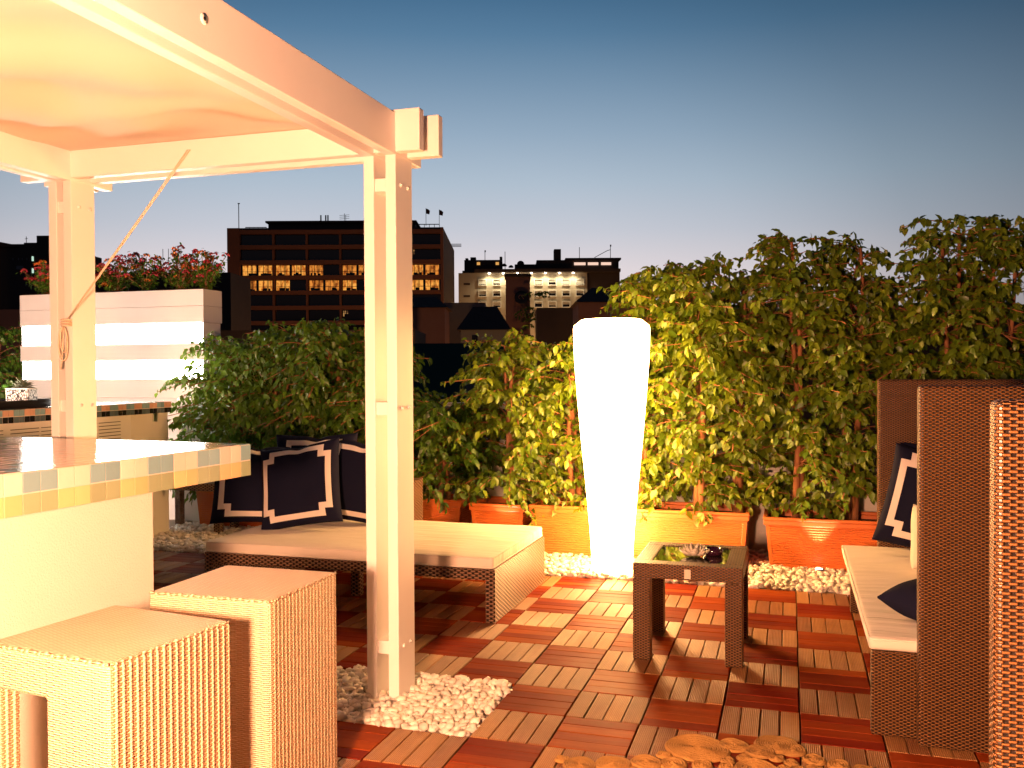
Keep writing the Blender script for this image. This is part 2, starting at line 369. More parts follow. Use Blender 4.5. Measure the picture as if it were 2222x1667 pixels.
# rope tied from the cross beam to the far post
rp = thing('rope', 'thin doubled cord tied from the pergola beam down to the far post', 'rope', (-3.28, -.65, 1.62))
ro = MB()
A = Vector((-2.60+3.28, .008, 2.38-1.62)); Bp = Vector((0, -.004, 0))
for d in (0, .013):
    ro.tube([A+Vector((-d, -.003, -.006*d)), A.lerp(Bp, .5)+Vector((-d*.8, -.012, -.012)), Bp+Vector((0, -.01, 0))], .0030, 6)
for k, (w, h) in enumerate(((.018, .12), (.026, .16))):
    pts = [(w*math.sin(t)*(1 if k else -1)-.012, -.012-.004*k, -.02-h*(1-math.cos(t))/2) for t in np.linspace(0, 2*math.pi, 16)]
    ro.tube(pts, .004, 6)
ro.tube([(-.012, -.012, -.02), (-.018, -.012, -.12), (-.03, -.012, -.22)], .004, 6)
for z in (0, .012, -.012):
    ro.tube([(.022*math.cos(t), .012-.02+.02*math.sin(t), z) for t in np.linspace(0, 2*math.pi, 12)], .005, 6)
build('cord', ro, M['rope'], rp)

# ================================================================== tiled slabs
def tiles_side(mb, u0, u1, step, rows, z1, place, pal, rng, ends=True):
    """tiles along a vertical face. place(u, z, t) -> point, t = outwards. pal: per row list of material indexes by position"""
    n = int(round((u1-u0)/step)); gap = .0022
    for k in range(n):
        a, b = u0+k*step+gap, u0+(k+1)*step-gap
        for r in range(rows):
            zt, zb = z1-r*step-gap, z1-(r+1)*step+gap
            tl = rng.uniform(-.0004, .0004); tm = rng.uniform(-.0004, .0004); m = pal[r][k % len(pal[r])]
            o = .0030
            c = [place(a, zb, 0), place(b, zb, 0), place(b, zt, 0), place(a, zt, 0), place(a, zb, o+tl), place(b, zb, o-tl), place(b, zt, o+tm), place(a, zt, o-tm)]
            mb.add(c, [(4, 5, 6, 7), (0, 1, 5, 4), (1, 2, 6, 5), (2, 3, 7, 6), (3, 0, 4, 7)], m)
def tiles_top(mb, x0, x1, y0, y1, step, z, pal, rng):
    gap = .0022
    for i in range(int(round((x1-x0)/step))):
        for j in range(int(round((y1-y0)/step))):
            a, b, c_, d = x0+i*step+gap, x0+(i+1)*step-gap, y0+j*step+gap, y0+(j+1)*step-gap
            t1, t2 = rng.uniform(-.00045, .00045), rng.uniform(-.00045, .00045); o = z+.0030
            m = pal[((i//2)+(j//2)) % len(pal)]
            c = [(a, c_, z), (b, c_, z), (b, d, z), (a, d, z), (a, c_, o+t1), (b, c_, o+t2), (b, d, o-t1), (a, d, o-t2)]
            mb.add(c, [(4, 5, 6, 7), (0, 1, 5, 4), (1, 2, 6, 5), (2, 3, 7, 6), (3, 0, 4, 7)], m)
# bar counter: local x = towards the walkway on the left (-v), local y = along, origin at the far right top corner
bar = thing('bar_counter', 'bar with a thick tiled top on a textured cream wall, behind the stools', 'bar counter', (-2.164, -.863, 0), -R(3.8))
st = .0645; rng = random.Random(5)
LB, WB = 37*st, 24*st
mb = B(-WB, 0, -LB, 0, 1.09-2*st, 1.09-.003, 0)
mats = [M['grout'], M['t_cream'], M['t_sage'], M['t_olive'], M['t_peach'], M['t_rust']]
pal = [[2]+[1, 1, 2, 2]*12, [3]+[4, 4, 3, 3]*12]
tiles_side(mb, 0, LB, st, 2, 1.088, lambda u, z, t: (t, -u, z), pal, rng)
tiles_side(mb, 0, WB, st, 2, 1.088, lambda u, z, t: (-u, t, z), pal, rng)
tiles_top(mb, -WB, 0, -LB, 0, st, 1.087, [1, 2, 5, 3], rng)
build('bar_top', mb, mats, bar)
build('wall', B(-WB+.30, -.05, -LB+.2, -.50, -.02, 1.09-2*st-.001), M['stucco'], bar, .004)

# back counter
bc = thing('counter', 'narrow tiled counter against the left wall with a louvred cabinet below', 'counter', (-5.0, 2.33, 0))
st2 = .045; n2 = 68; mb = B(-.62, 0, -n2*st2, 0, 1.14-2*st2, 1.137, 0)
mats = [M['grout'], M['t_rust'], M['t_sage'], M['t_black'], M['t_slate'], M['t_teal']]
tiles_side(mb, 0, n2*st2, st2, 2, 1.138, lambda u, z, t: (t, -u, z), [[1, 1, 2, 2]*20, [3, 3, 4, 4]*20], rng)
tiles_side(mb, 0, .585, st2, 2, 1.138, lambda u, z, t: (-u, t, z), [[1, 1, 2, 2]*20, [3, 3, 4, 4]*20], rng)
tiles_top(mb, -.62, 0, -n2*st2, 0, st2, 1.137, [1, 2, 4, 1], rng)
build('counter_top', mb, mats, bc)
cab = build('cabinet', B(-.60, -.09, -n2*st2+.02, -.38, -.02, 1.048), M['white_paint'], bc, .003)
sl = MB()
for g0 in range(5):
    ya = -.50-.56*g0
    for k in range(6):
        z = 1.0-.026*k; sl.box(-.091, -.0875, ya-.235, ya, z-.005, z); sl.box(-.091, -.0875, ya-.50, ya-.255, z-.005, z)
lv = build('louvre', sl, M['dark_metal'], cab)
build('end_wall', B(-.62, -.10, -.378, .09, -.02, 1.048), M['stucco'], bc, .003)
ot = build('socket', B(-.101, -.094, -.11, -.05, .975, 1.045), M['metal'], bc, .003)

# glowing wall planter box
wb = thing('planter_wall', 'tall pale boarded planter box with two glowing strips across its front', 'planter box', (-5.235, 3.11, 0))
HB = 2.155; bd = MB(); sp = (HB-1.14)/5.45
zs = [2.155, 2.0, 1.845, 1.652, 1.497, 1.318, 1.14]
for k in range(6):
    z1 = zs[k]; z0 = zs[k+1]+.002
    m = 0
    if k in (2, 4): bd.box(-2.12, -.012, .012, .28, z0, z1)
    else: bd.box(-2.13, 0, 0, .29, z0, z1)
bd.box(-2.13, 0, 0, .29, .56, zs[6]); bd.box(-2.13, 0, 0, .29, -.02, .558)
bo = build('box', bd, M['white_paint'], wb, .002)
tl = MB()
for k in (2, 4): tl.box(-2.10, -.018, -.001, .0115, zs[k]-.176, zs[k]-.004)
sob = MB(); sob.box(-2.1, -.03, .03, .26, HB, HB+.01); build('soil', sob, M['soil'], wb)
for k in (2, 4):
    build('light_strip', B(-2.10, -.018, -.001, .0115, zs[k+1]+.004, zs[k]-.004), M['tube_light'], wb)

# ================================================================== stools
def stool(label, loc, rz):
    t = thing('bar_stool', label, 'bar stool', loc, rz, 'woven beige cube stools at the bar')
    w, d, h, lt, tt = .44, .42, .70, .175, .115
    def sided(o):
        for p in o.data.polygons:
            if abs(p.normal.x) > .9: p.material_index = 1
    two = [M['beige_wicker'], M['beige_side']]
    pr = [(-w, h-tt), (-.22, h-tt), (-.22, 0), (0, 0), (0, h), (-w, h)]; n = len(pr)
    top = MB(); top.add([(x, 0, z) for x, z in pr]+[(x, d, z) for x, z in pr], [tuple(range(n)), tuple(range(n, 2*n))[::-1]]+[(k, k+n, (k+1) % n+n, (k+1) % n) for k in range(n)])
    sided(build('body', top, two, t, .017, seg=4))
    for ya in (0, d-.06): sided(build('leg', B(-w, -w+.06, ya, ya+.06, 0, h-tt+.002), two, t, .008))
    rim = MB()
    for x in np.arange(-w+.012, -.005, .0155): pass
    pts = [(0, y, h-.004) for y in np.linspace(.006, d-.006, 30)]
    rim.tube([(-.004+.0025*math.sin(i*1.7), p[1], p[2]+.0025*math.cos(i*1.7)) for i, p in enumerate(pts)], .0045, 6)
    rim.tube([(x, .004+.002*math.sin(i*1.7), h-.004+.002*math.cos(i*1.7)) for i, x in enumerate(np.linspace(-w+.006, -.006, 30))], .0045, 6)
    build('edging', rim, M['beige_side'], t)
    return t
stool('beige woven cube stool nearest the camera, cut by the left edge', (-1.568, -2.37, 0), -R(7))
stool('beige woven cube stool behind the nearer one, between it and the post', (-1.522, -1.748, 0), -R(0))

# ================================================================== daybed and its backrest
DW = M['dark_wicker_fine']
def rounded_box_cushion(mb, x0, x1, y0, y1, z0, z1, puff=.008):
    nx, ny = 40, 20; V = []; rr = .02
    def top(u, v): return (z1 + puff*((math.sin(math.pi*u)*math.sin(math.pi*v))**.4) + .003*math.sin(17*u+5*v)*math.sin(9*v))
    for side in (0, 1):
        for j in range(ny+1):
            for i in range(nx+1):
                u, v = i/nx, j/ny
                V.append((x0+(x1-x0)*u, y0+(y1-y0)*v, top(u, v) if side == 0 else z0))
    n1 = (nx+1)*(ny+1); Fc = []
    for j in range(ny):
        for i in range(nx):
            a = j*(nx+1)+i; Fc += [(a, a+1, a+nx+2, a+nx+1), (a+n1, a+n1+nx+1, a+n1+nx+2, a+n1+1)]
    for i in range(nx):
        a = i; Fc.append((a+n1, a+n1+1, a+1, a)); a = ny*(nx+1)+i; Fc.append((a, a+1, a+1+n1, a+n1))
    for j in range(ny):
        a = j*(nx+1); Fc.append((a, a+nx+1, a+nx+1+n1, a+n1)); a = j*(nx+1)+nx; Fc.append((a+n1, a+nx+1+n1, a+nx+1, a))
    mb.add(V, Fc, 0, True)
db = thing('daybed', 'low dark wicker daybed with a cream mattress and navy pillows, behind the post', 'daybed', (-2.63, .58, 0))
X0, X1 = -.80, 1.05
build('end_panel', B(X1-.055, X1, 0, 1.06, 0, .296), DW, db, .006)
build('end_panel', B(X0, X0+.055, 0, 1.06, 0, .296), DW, db, .006)
fr = MB(); fr.box(X0+.0555, X1-.0555, 0, .055, .235, .295); fr.box(X0+.0555, X1-.0555, 1.0, 1.055, .235, .295); fr.box(X0+.0555, X1-.0555, .0555, .999, .25, .293)
build('frame', fr, DW, db, .004)
build('leg', B(.0, .06, .35, .41, 0, .2345), DW, db, .004)
cu = MB(); rounded_box_cushion(cu, X0+.005, X1-.01, .0, 1.05, .2975, .362); c = build('mattress', cu, M['cushion'], db, .016, seg=3)
MATT = (c, X0+.005, X1-.01)
build('backrest', B(-.74, .05, 1.075, 1.40, 0, .61), DW, db, .006)
sd_t = thing('side_table', 'low dark wicker side table below the tiled bar end, by the shaded trough', 'side table', (-5.25, 2.46, 0))
build('table_top', B(0, .62, 0, .29, .375, .44), DW, sd_t, .005)
for x, y in ((0, 0), (.56, 0), (0, .23), (.56, .23)): build('leg', B(x, x+.06, y, y+.06, 0, .3745), DW, sd_t, .004)

# ================================================================== pillows
def piping(x0, x1, y0, y1, z, par, r=.0045):
    c = .02; pts = []
    for cx, cy_, a0 in ((x1-c, y0+c, -90), (x1-c, y1-c, 0), (x0+c, y1-c, 90), (x0+c, y0+c, 180)):
        for a in (0, 30, 60, 90): pts.append((cx+c*math.cos(R(a0+a)), cy_+c*math.sin(R(a0+a)), z))
    pts.append(pts[0]); build('piping', MB().tube(pts, r, 6, cap=False), M['cushion'], par)
def make_pillow(name, size, mat, trim=True, thick=.15):
    n = 44; hs = size/2
    def pt(u, v, s, off=0):
        e = max(0.0, (1-u**4)*(1-v**4)); pin = 1-.10*(1-abs(u)**1.5)*abs(v)**3 if False else 1
        px = u*(1-.075*(1-u*u)*0 - .06*(1-v*v)*(abs(u)**3)); py = v*(1-.06*(1-u*u)*(abs(v)**3))
        th = thick/2*(e**.55) + .006*math.sin(5*u+2*v)*math.sin(4*v-1.1)*e
        if v > .35: th -= .018*math.exp(-(u-.05)**2/.02)*(v-.35)*e
        return (px*hs, s*(th+.004+off), py*hs - (.02*math.exp(-(u-.05)**2/.03)*(1 if v > 0 else 0)*max(0, v)**3))
    V = []; Fc = []
    for s in (-1, 1):
        for j in range(n+1):
            for i in range(n+1): V.append(pt(-1+2*i/n, -1+2*j/n, s))
    k = (n+1)**2
    for j in range(n):
        for i in range(n):
            a = j*(n+1)+i; Fc += [(a, a+1, a+n+2, a+n+1), (a+k, a+k+n+1, a+k+n+2, a+k+1)]
    for i in range(n):
        Fc.append((i+k, i+k+1, i+1, i)); a = n*(n+1)+i; Fc.append((a, a+1, a+1+k, a+k)); a = i*(n+1); Fc.append((a, a+n+1, a+n+1+k, a+k)); a = i*(n+1)+n; Fc.append((a+k, a+n+1+k, a+n+1, a))
    body = MB(); body.add(V, Fc, 0, True); bmesh_ = body.mesh('cover', mat)
    tm = None
    if trim:
        def inside(x, y, c, kk): return abs(x) < c and abs(y) < c and not (abs(x) > c-kk and abs(y) > c-kk)
        t = MB()
        for s in (-1, 1):
            idx = {}; V = []; Fc = []
            for j in range(n):
                for i in range(n):
                    x, y = -1+2*(i+.5)/n, -1+2*(j+.5)/n
                    if inside(x, y, 38/44, 8/44) and not inside(x, y, 32/44, 8/44):
                        q = []
                        for (a, b) in ((i, j), (i+1, j), (i+1, j+1), (i, j+1)):
                            if (a, b) not in idx: idx[(a, b)] = len(V); V.append(pt(-1+2*a/n, -1+2*b/n, s, .0022))
                            q.append(idx[(a, b)])
                        Fc.append(tuple(q if s < 0 else q[::-1]))
            t.add(V, Fc, 0, True)
        tm = t.mesh('trim', M['ribbon'])
    return bmesh_, tm
piping(MATT[1]+.004, MATT[2]-.004, .004, 1.046, .356, MATT[0]); piping(MATT[1]+.001, MATT[2]-.001, .001, 1.049, .304, MATT[0])
PIL = {}
def pillow(label, loc, rot, size=.55, kind='navy', group='navy pillows edged with white ribbon', mode='ZXY'):
    key = (kind, size)
    if key not in PIL: PIL[key] = make_pillow('pillow', size, M['navy'] if kind != 'cream' else M['cream_pil'], kind == 'navy')
    b, t = PIL[key]
    o = thing('pillow', label, 'pillow', loc, 0, group); o.rotation_mode = mode; o.rotation_euler = (rot[0], rot[1], rot[2])
    ob = bpy.data.objects.new('cover', b); COL.objects.link(ob); ob.parent = o; ob.location = (0, 0, size/2)
    if t: ot = bpy.data.objects.new('trim', t); COL.objects.link(ot); ot.parent = ob
    return o
# (base centre of the lower edge, (lean, roll, turn))
pillow('front navy pillow with white ribbon square, in the middle of the daybed group', (-3.03, 1.04, .385), (-R(18), -R(12), R(8)), .56)
pillow('left navy pillow with white ribbon, half turned, behind the front one', (-3.43, 1.10, .378), (-R(16), -R(7), R(38)), .54)
pillow('right navy pillow with white ribbon, next to the white post', (-2.83, 1.36, .37), (-R(10), R(6), -R(4)), .56)
pillow('rear navy pillow whose ribboned top edge shows above the others', (-3.12, 1.38, .385), (-R(8), -R(3), R(10)), .58)

# ================================================================== planters and trees
TC = M['terracotta']
def planter(label, x0, x1, y0, y1, h=.385, group='ribbed terracotta coloured troughs along the parapet'):
    t = thing('planter', label, 'planter', ((x0+x1)/2, (y0+y1)/2, .0), 0, group)
    w, d = (x1-x0)/2, (y1-y0)/2; wb, dbt = w-.045, d-.035
    # body: tapered with horizontal ribs on the panels
    prof = [(0.0, 0)]; nr = 16
    z = .02; ribs = []
    for k in range(nr):
        za = .035+k*.0175; ribs += [(za, 0), (za+.004, -.004), (za+.0085, -.004), (za+.0125, 0)]
    lv = [(0, 0), (.03, 0)]+ribs+[(h-.055, 0)]
    V = []; Fc = []
    cs = .07
    def ring(z, off):
        f = z/h; a, b = wb+(w-.012-wb)*f, dbt+(d-.012-dbt)*f; o = off
        return [(-a, -b, z), (-a+cs*.35, -b, z), (-a+cs*.45, -b-o, z), (a-cs*.45, -b-o, z), (a-cs*.35, -b, z), (a, -b, z), (a, -b+cs*.35, z), (a+o, -b+cs*.45, z), (a+o, b-cs*.45, z), (a, b-cs*.35, z), (a, b, z), (-a, b, z), (-a, b-cs*.35, z), (-a-o, b-cs*.45, z), (-a-o, -b+cs*.45, z), (-a, -b+cs*.35, z)]
    for z, o in lv: V += ring(z, o)
    n = 16
    for i in range(len(lv)-1):
        for k in range(n): Fc.append((i*n+k, i*n+(k+1) % n, (i+1)*n+(k+1) % n, (i+1)*n+k))
    Fc.append(tuple(range(n))[::-1])
    b = MB(); b.add(V, Fc, 0); build('body', b, TC, t)
    r = MB(); ww = .03
    # rim as a stepped frame
    def frame(a, bb, ai, bi, z0, z1):
        o = [(-a, -bb), (a, -bb), (a, bb), (-a, bb)]; i_ = [(-ai, -bi), (ai, -bi), (ai, bi), (-ai, bi)]
        V = [(*p, z0) for p in o]+[(*p, z0) for p in i_]+[(*p, z1) for p in o]+[(*p, z1) for p in i_]
        Fc = []
        for k in range(4):
            q = (k+1) % 4; Fc += [(k, q, 8+q, 8+k), (8+k, 8+q, 12+q, 12+k), (12+k, 12+q, 4+q, 4+k), (4+k, 4+q, q, k)]
        r.add(V, Fc, 0)
    frame(w-.004, d-.004, w-ww, d-ww, h-.055, h-.022); frame(w, d, w-ww+.002, d-ww+.002, h-.0215, h)
    build('rim', r, TC, t, .005)
    so = MB(); so.box(-w+ww+.004, w-ww-.004, -d+ww+.004, d-ww-.004, h-.09, h-.05); build('soil', so, M['soil'], t)
    return t
planter('large ribbed terracotta trough directly behind the glowing lamp', -1.90, -.305, 2.37, 2.82)
planter('ribbed terracotta trough beside the wicker sofa, with a spotlight on its front', -.215, 1.35, 2.37, 2.82, .365)
planter('small square terracotta pot half hidden behind the daybed and leaves', -2.40, -1.95, 2.44, 2.86, .37)
planter('shaded terracotta trough at the left end, seen below the side table', -5.12, -4.12, 2.775, 3.08, .40)
planter('shaded terracotta trough hidden behind the daybed pillows', -3.98, -3.0, 2.52, 2.90, .38)

LEAF_F = [(0, 1, 2), (0, 2, 3), (1, 4, 5, 2), (2, 5, 6, 3), (4, 7, 5), (5, 7, 6)]
def leaf_arrays(P, D, Nn, Ls, Ws):
    """P base, D unit direction, Nn approximate normal; returns verts (n*8,3)"""
    D = D/np.linalg.norm(D, axis=1, keepdims=True); Sd = np.cross(D, Nn); Sd /= np.linalg.norm(Sd, axis=1, keepdims=True)+1e-9; Nn = np.cross(Sd, D)
    def p(l, w, h): return P+D*(l*Ls)[:, None]+Sd*(w*Ws)[:, None]+Nn*(h*Ls)[:, None]
    return np.stack([p(0, 0, 0), p(.30, -.46, .05), p(.34, 0, -.02), p(.30, .46, .05), p(.66, -.36, .02), p(.70, 0, -.06), p(.66, .36, .02), p(1.0, 0, -.20)], 1).reshape(-1, 3)
def leaves_mesh(name, P, D, Nn, Ls, Ws, mat):
    V = leaf_arrays(P, D, Nn, Ls, Ws); n = len(P); Fc = []
    for k in range(n):
        b = k*8; Fc += [tuple(b+i for i in f) for f in LEAF_F]
    me = bpy.data.meshes.new(name); me.from_pydata(V.tolist(), [], Fc); me.materials.append(mat); me.polygons.foreach_set('use_smooth', [True]*len(Fc))
    return me
def ficus(label, x, y, z0, ztop, rad, nbr=60, seed=0, mat='leaf', group='weeping figs in the troughs along the parapet', leaf=.058, zlow=.10, lean=0, stems=2, name='ficus_tree', squash=.8, dens=1.0):
    r = np.random.default_rng(seed+100)
    t = thing(name, label, 'tree', (x, y, z0), 0, group)
    H = ztop-z0; tr = MB(); heads = []
    for s in range(stems):
        a = r.uniform(0, 6.28); off = .05*s; pts = []; m = 9
        ph = r.uniform(0, 6)
        for k in range(m+1):
            f = k/m; pts.append((off*math.cos(a)*(1-.3*f)+.035*math.sin(3.1*f+ph)*f*2+lean*f, off*math.sin(a)+.03*math.cos(2.7*f+ph)*f, -.02+H*.93*f*(1-.06*s)))
        tr.tube(pts, [.024*(1-.7*k/m)+.003 for k in range(m+1)], 7); heads.append(np.array(pts))
    P = []; D = []
    for b in range(nbr):
        hd = heads[b % stems]; f = zlow + (1-zlow)*((b+.5)/nbr)**.72 if b < nbr else r.random()
        f = min(.98, max(0.05, f+r.normal(0, .03)))
        i = f*(len(hd)-1); i0 = int(i); base = hd[i0]*(1-(i-i0))+hd[min(i0+1, len(hd)-1)]*(i-i0)
        prof = math.sin(math.pi*min(1, .14+.72*f))**.5
        Lb = rad*prof*r.uniform(.65, 1.2); az = r.uniform(0, 2*math.pi)
        up = r.uniform(.25, 1.0) if f < .85 else r.uniform(.6, 1.4)
        if f >= .85: Lb *= .85
        d0 = np.array([math.cos(az), math.sin(az)*squash, up]); n = max(5, int(Lb/.0165*dens))
        pts = [base]; cur = base.copy(); dd = d0/np.linalg.norm(d0)
        stp = Lb*1.25/n
        for k in range(n):
            dd = dd+np.array([0, 0, -.9*stp/ max(Lb, .2)])*1.05; dd /= np.linalg.norm(dd); cur = cur+dd*stp; pts.append(cur.copy())
            if k > n*.12:
                for q in range(2):
                    sgn = 1 if (k+q) % 2 else -1; sdv = np.cross(dd, [0, 0, 1.0]); sdv /= np.linalg.norm(sdv)+1e-6
                    P.append(cur+r.normal(0, .02, 3)); D.append(dd*.5+sdv*sgn*r.uniform(.2, 1.0)+np.array([0, 0, -r.uniform(.0, 1.2)])+r.normal(0, .38, 3))
        tr.tube([tuple(p) for p in pts[::max(1, n//4)]]+[tuple(pts[-1])], .0032 if Lb < .3 else .0042, 4, cap=False)
        # side twig
        if n > 8:
            k0 = r.integers(n//3, n-2); cur = pts[k0].copy(); az2 = az+r.choice([-1, 1])*r.uniform(.6, 1.3); d2 = np.array([math.cos(az2), math.sin(az2)*squash, r.uniform(0, .7)]); d2 /= np.linalg.norm(d2); tw = [tuple(cur)]
            for k in range(int(n*.6)):
                d2 = d2+np.array([0, 0, -.09]); d2 /= np.linalg.norm(d2); cur = cur+d2*.021
                P.append(cur+r.normal(0, .010, 3)); sdv = np.cross(d2, [0, 0, 1.0]); D.append(d2*.4+sdv*(1 if k % 2 else -1)*r.uniform(.2, .9)+np.array([0, 0, -r.uniform(.3, 1.2)])+r.normal(0, .2, 3))
            tw.append(tuple(cur)); tr.tube(tw, .003, 4, cap=False)
    build('trunk', tr, M['bark'], t)
    P = np.array(P); D = np.array(D); n = len(P); Nn = np.stack([r.normal(0, .5, n), r.normal(0, .5, n)-.4, np.ones(n)*.7], 1)
    Ls = r.uniform(.55, 1.25, n)*leaf*1.12; Ws = Ls*r.uniform(.52, .68, n)
    me = leaves_mesh('crown', P, D, Nn, Ls, Ws, M[mat]); o = bpy.data.objects.new('crown', me); COL.objects.link(o); o.parent = t
    return t
# x, top z, radius, branches, label
G2 = None
TREES = [
 (-2.10, 2.64, .30, 1.72, .42, 70, 'weeping fig in the small pot, left of the lamp, its top just at lamp height', .0),
 (-1.62, 2.62, .33, 1.70, .40, 64, 'weeping fig close against the left side of the glowing lamp', .0),
 (-1.05, 2.66, .33, 2.18, .42, 92, 'bright weeping fig rising right behind the glowing lamp', .0),
 (-.66, 2.60, .33, 2.22, .42, 92, 'weeping fig between the lamp and the gap in the troughs, above the table', .0),
 (-.42, 2.68, .33, 2.16, .36, 76, 'slender weeping fig at the right end of the large trough', -.02),
 (.00, 2.62, .31, 2.40, .42, 96, 'tall weeping fig at the left end of the trough by the sofa', .0),
 (.40, 2.66, .31, 2.34, .40, 92, 'weeping fig with two bare red stems just left of the wicker sofa', .0),
 (.98, 2.62, .31, 2.46, .40, 92, 'tallest weeping fig, standing behind the sofa near the right edge', .02),
 (1.34, 2.66, .31, 2.44, .40, 84, 'weeping fig cut by the right edge of the picture', .0),
 (-4.74, 2.92, .34, 1.72, .50, 110, 'weeping fig beside the glowing planter box, lit green by its strips', .0),
 (-4.28, 2.92, .34, 1.84, .46, 84, 'shaded weeping fig in the left trough, second from the box', .0),
 (-3.72, 2.70, .33, 1.86, .46, 84, 'shaded weeping fig behind the pillows of the daybed', .0),
 (-3.28, 2.70, .33, 1.70, .46, 80, 'shaded weeping fig partly hidden by the white post', .0),
]
for k, (x, y, z0, zt, rad, nb, lab, ln) in enumerate(TREES):
    nb = int(nb*1.42); rad *= .93; zt += .05 if x > -1.3 else 0
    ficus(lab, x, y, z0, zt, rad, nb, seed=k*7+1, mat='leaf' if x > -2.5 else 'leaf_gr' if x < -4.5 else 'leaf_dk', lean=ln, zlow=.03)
# low growth that hides the wall right of the post
ficus('low dark leafy shrub right of the white post, in front of the parapet', -2.72, 2.72, .33, 1.16, .46, 60, seed=300, mat='leaf_dk', group=None, name='ficus_shrub', zlow=.02, stems=2)
tag(bpy.data.objects['ficus_shrub'], cat='shrub')
sp_ = ficus('bushy dark green tree left of the glowing planter box', -7.95, 3.35, 0, 2.0, .6, 90, seed=400, mat='leaf_gr', group=None, name='tree', zlow=.1)
p0 = planter('terracotta trough holding the low shrub, right of the white post', -2.90, -2.50, 2.56, 2.90, .37)

# flowers on the planter wall
def lantana(label, x, y, z0, h, w, seed):
    r = np.random.default_rng(seed); t = thing('flowering_shrub', label, 'flowering plant', (x, y, z0), 0, 'lantana plants along the top of the planter box')
    st_ = MB(); P = []; D = []; FP = []; heads = []
    for b in range(26):
        az = r.uniform(0, 6.28); hh = h*r.uniform(.45, 1.0); rr_ = w*r.uniform(.2, 1.0); m = 10; pts = []
        for k in range(m+1):
            f = k/m; pts.append((rr_*math.cos(az)*f**.8, rr_*math.sin(az)*.55*f**.8, hh*f-.08*f*f*(rr_/w)))
        st_.tube(pts[::2], .004, 4, cap=False)
        for k in range(2, m+1):
            for q in range(4):
                P.append(np.array(pts[k])+r.normal(0, .02, 3)); D.append(np.array([r.normal(), r.normal(), r.normal(0, .4)-.35]))
        if r.random() < .8: heads.append(np.array(pts[-1]))
        if r.random() < .5: heads.append(np.array(pts[6])+r.normal(0, .03, 3))
    build('stem', st_, M['bark'], t)
    P = np.array(P); D = np.array(D); n = len(P); Ls = r.uniform(.03, .055, n)
    o = bpy.data.objects.new('foliage', leaves_mesh('foliage', P, D, np.tile([0, -.2, 1.0], (n, 1)), Ls, Ls*.6, M['leaf_gr'])); COL.objects.link(o); o.parent = t
    for i, h_ in enumerate(heads):
        v = r.normal(0, 1, (30, 3)); v /= np.linalg.norm(v, axis=1)[:, None]; v[:, 2] = np.abs(v[:, 2])*.7; n = len(v)
        o = bpy.data.objects.new('flower_head', leaves_mesh('flower_head', h_+v*.020+np.array([0, 0, .005]), v, r.normal(0, 1, (n, 3)), np.full(n, .020), np.full(n, .020), M['petal'] if i % 3 else M['petal_o'])); COL.objects.link(o); o.parent = t
fl = ['leftmost lantana on the planter box, left of the far post', 'lantana half hidden by the far pergola post', 'lantana with pink heads just right of the far post', 'lantana in the middle of the box with orange heads', 'tallest lantana, near the right end of the box', 'lantana spilling over the right corner of the box']
for k, (x, h) in enumerate(((-7.15, .36), (-6.75, .33), (-6.32, .34), (-5.95, .36), (-5.58, .40), (-5.30, .36))):
    lantana(fl[k], x, 3.24, 2.16, h*1.1, .27, 50+k)

# ================================================================== glowing lamp
lp = thing('planter_lamp', 'tall glowing white tapered floor lamp shaped like a giant vase', 'floor lamp', (-1.19, 1.95, .0))
prof = [(.115, .02), (.128, .022), (.135, .05), (.150, .30), (.176, .60), (.206, .90), (.232, 1.2), (.251, 1.45), (.256, 1.58), (.257, 1.665), (.252, 1.685), (.205, 1.722), (.19, 1.727)]
b = MB(); b.lathe(prof, 48); build('shade', b, M['lamp_warm'], lp)
# globe added beside the camera, stands in for unseen warm house lights
gl = thing('globe_lamp', 'added globe on a slim pole, standing in for unseen warm house light', 'lamp', (-.86, -4.02, 0))
b = MB(); b.lathe([(.12, 0), (.12, .015), (.02, .03), (.016, 1.12)], 24); build('pole', b, M['dark_metal'], gl)
b = MB(); b.lathe([(.12*math.sin(t)+.0005, 1.24-.12*math.cos(t)) for t in np.linspace(.05, math.pi-.02, 14)], 24); build('globe', b, M['globe'], gl)

gl2 = dup(gl, (-6.0, .2, 0), 0, 'second added globe on a slim pole, unseen fill light behind the back counter')  # unseen globe added to brighten the planter box and the left side
for ch in gl2.children:
    if ch.name.startswith('globe'): ch.data = ch.data.copy(); ch.data.materials[0] = M['globe_b']
def spot(label, x, y, tilt, power, col=(1, .93, .82), size=55):
    t = thing('spotlight', label, 'spotlight', (x, y, .03), 0, 'small uplights set in the pebbles')
    b = MB(); b.lathe([(.030, -.03), (.034, 0), (.034, .012), (.027, .013)], 20); build('housing', b, M['metal'], t)
    b = MB(); b.lathe([(.025, .0135), (.022, .0155)], 20); build('lens', b, emit('spot_lens', col, 6), t)
    ld = bpy.data.lights.new('spot_beam', 'SPOT'); ld.energy = power; ld.color = col; ld.spot_size = R(size); ld.spot_blend = .5; ld.shadow_soft_size = .012
    lo = bpy.data.objects.new('beam', ld); COL.objects.link(lo); lo.parent = t; lo.location = (0, 0, .02)
    d = Vector((0, math.sin(tilt), math.cos(tilt))); lo.rotation_euler = (-d).to_track_quat('Z', 'Y').to_euler()
spot('small uplight in the pebbles in front of the trough by the sofa', .148, 2.30, R(5), 20)
spot('small uplight behind the daybed below the potted fig', -2.10, 2.30, R(8), 16)
spot('small uplight in the pebbles at the left end of the trough row', -4.42, 2.40, R(8), 16, (.9, 1, .9))

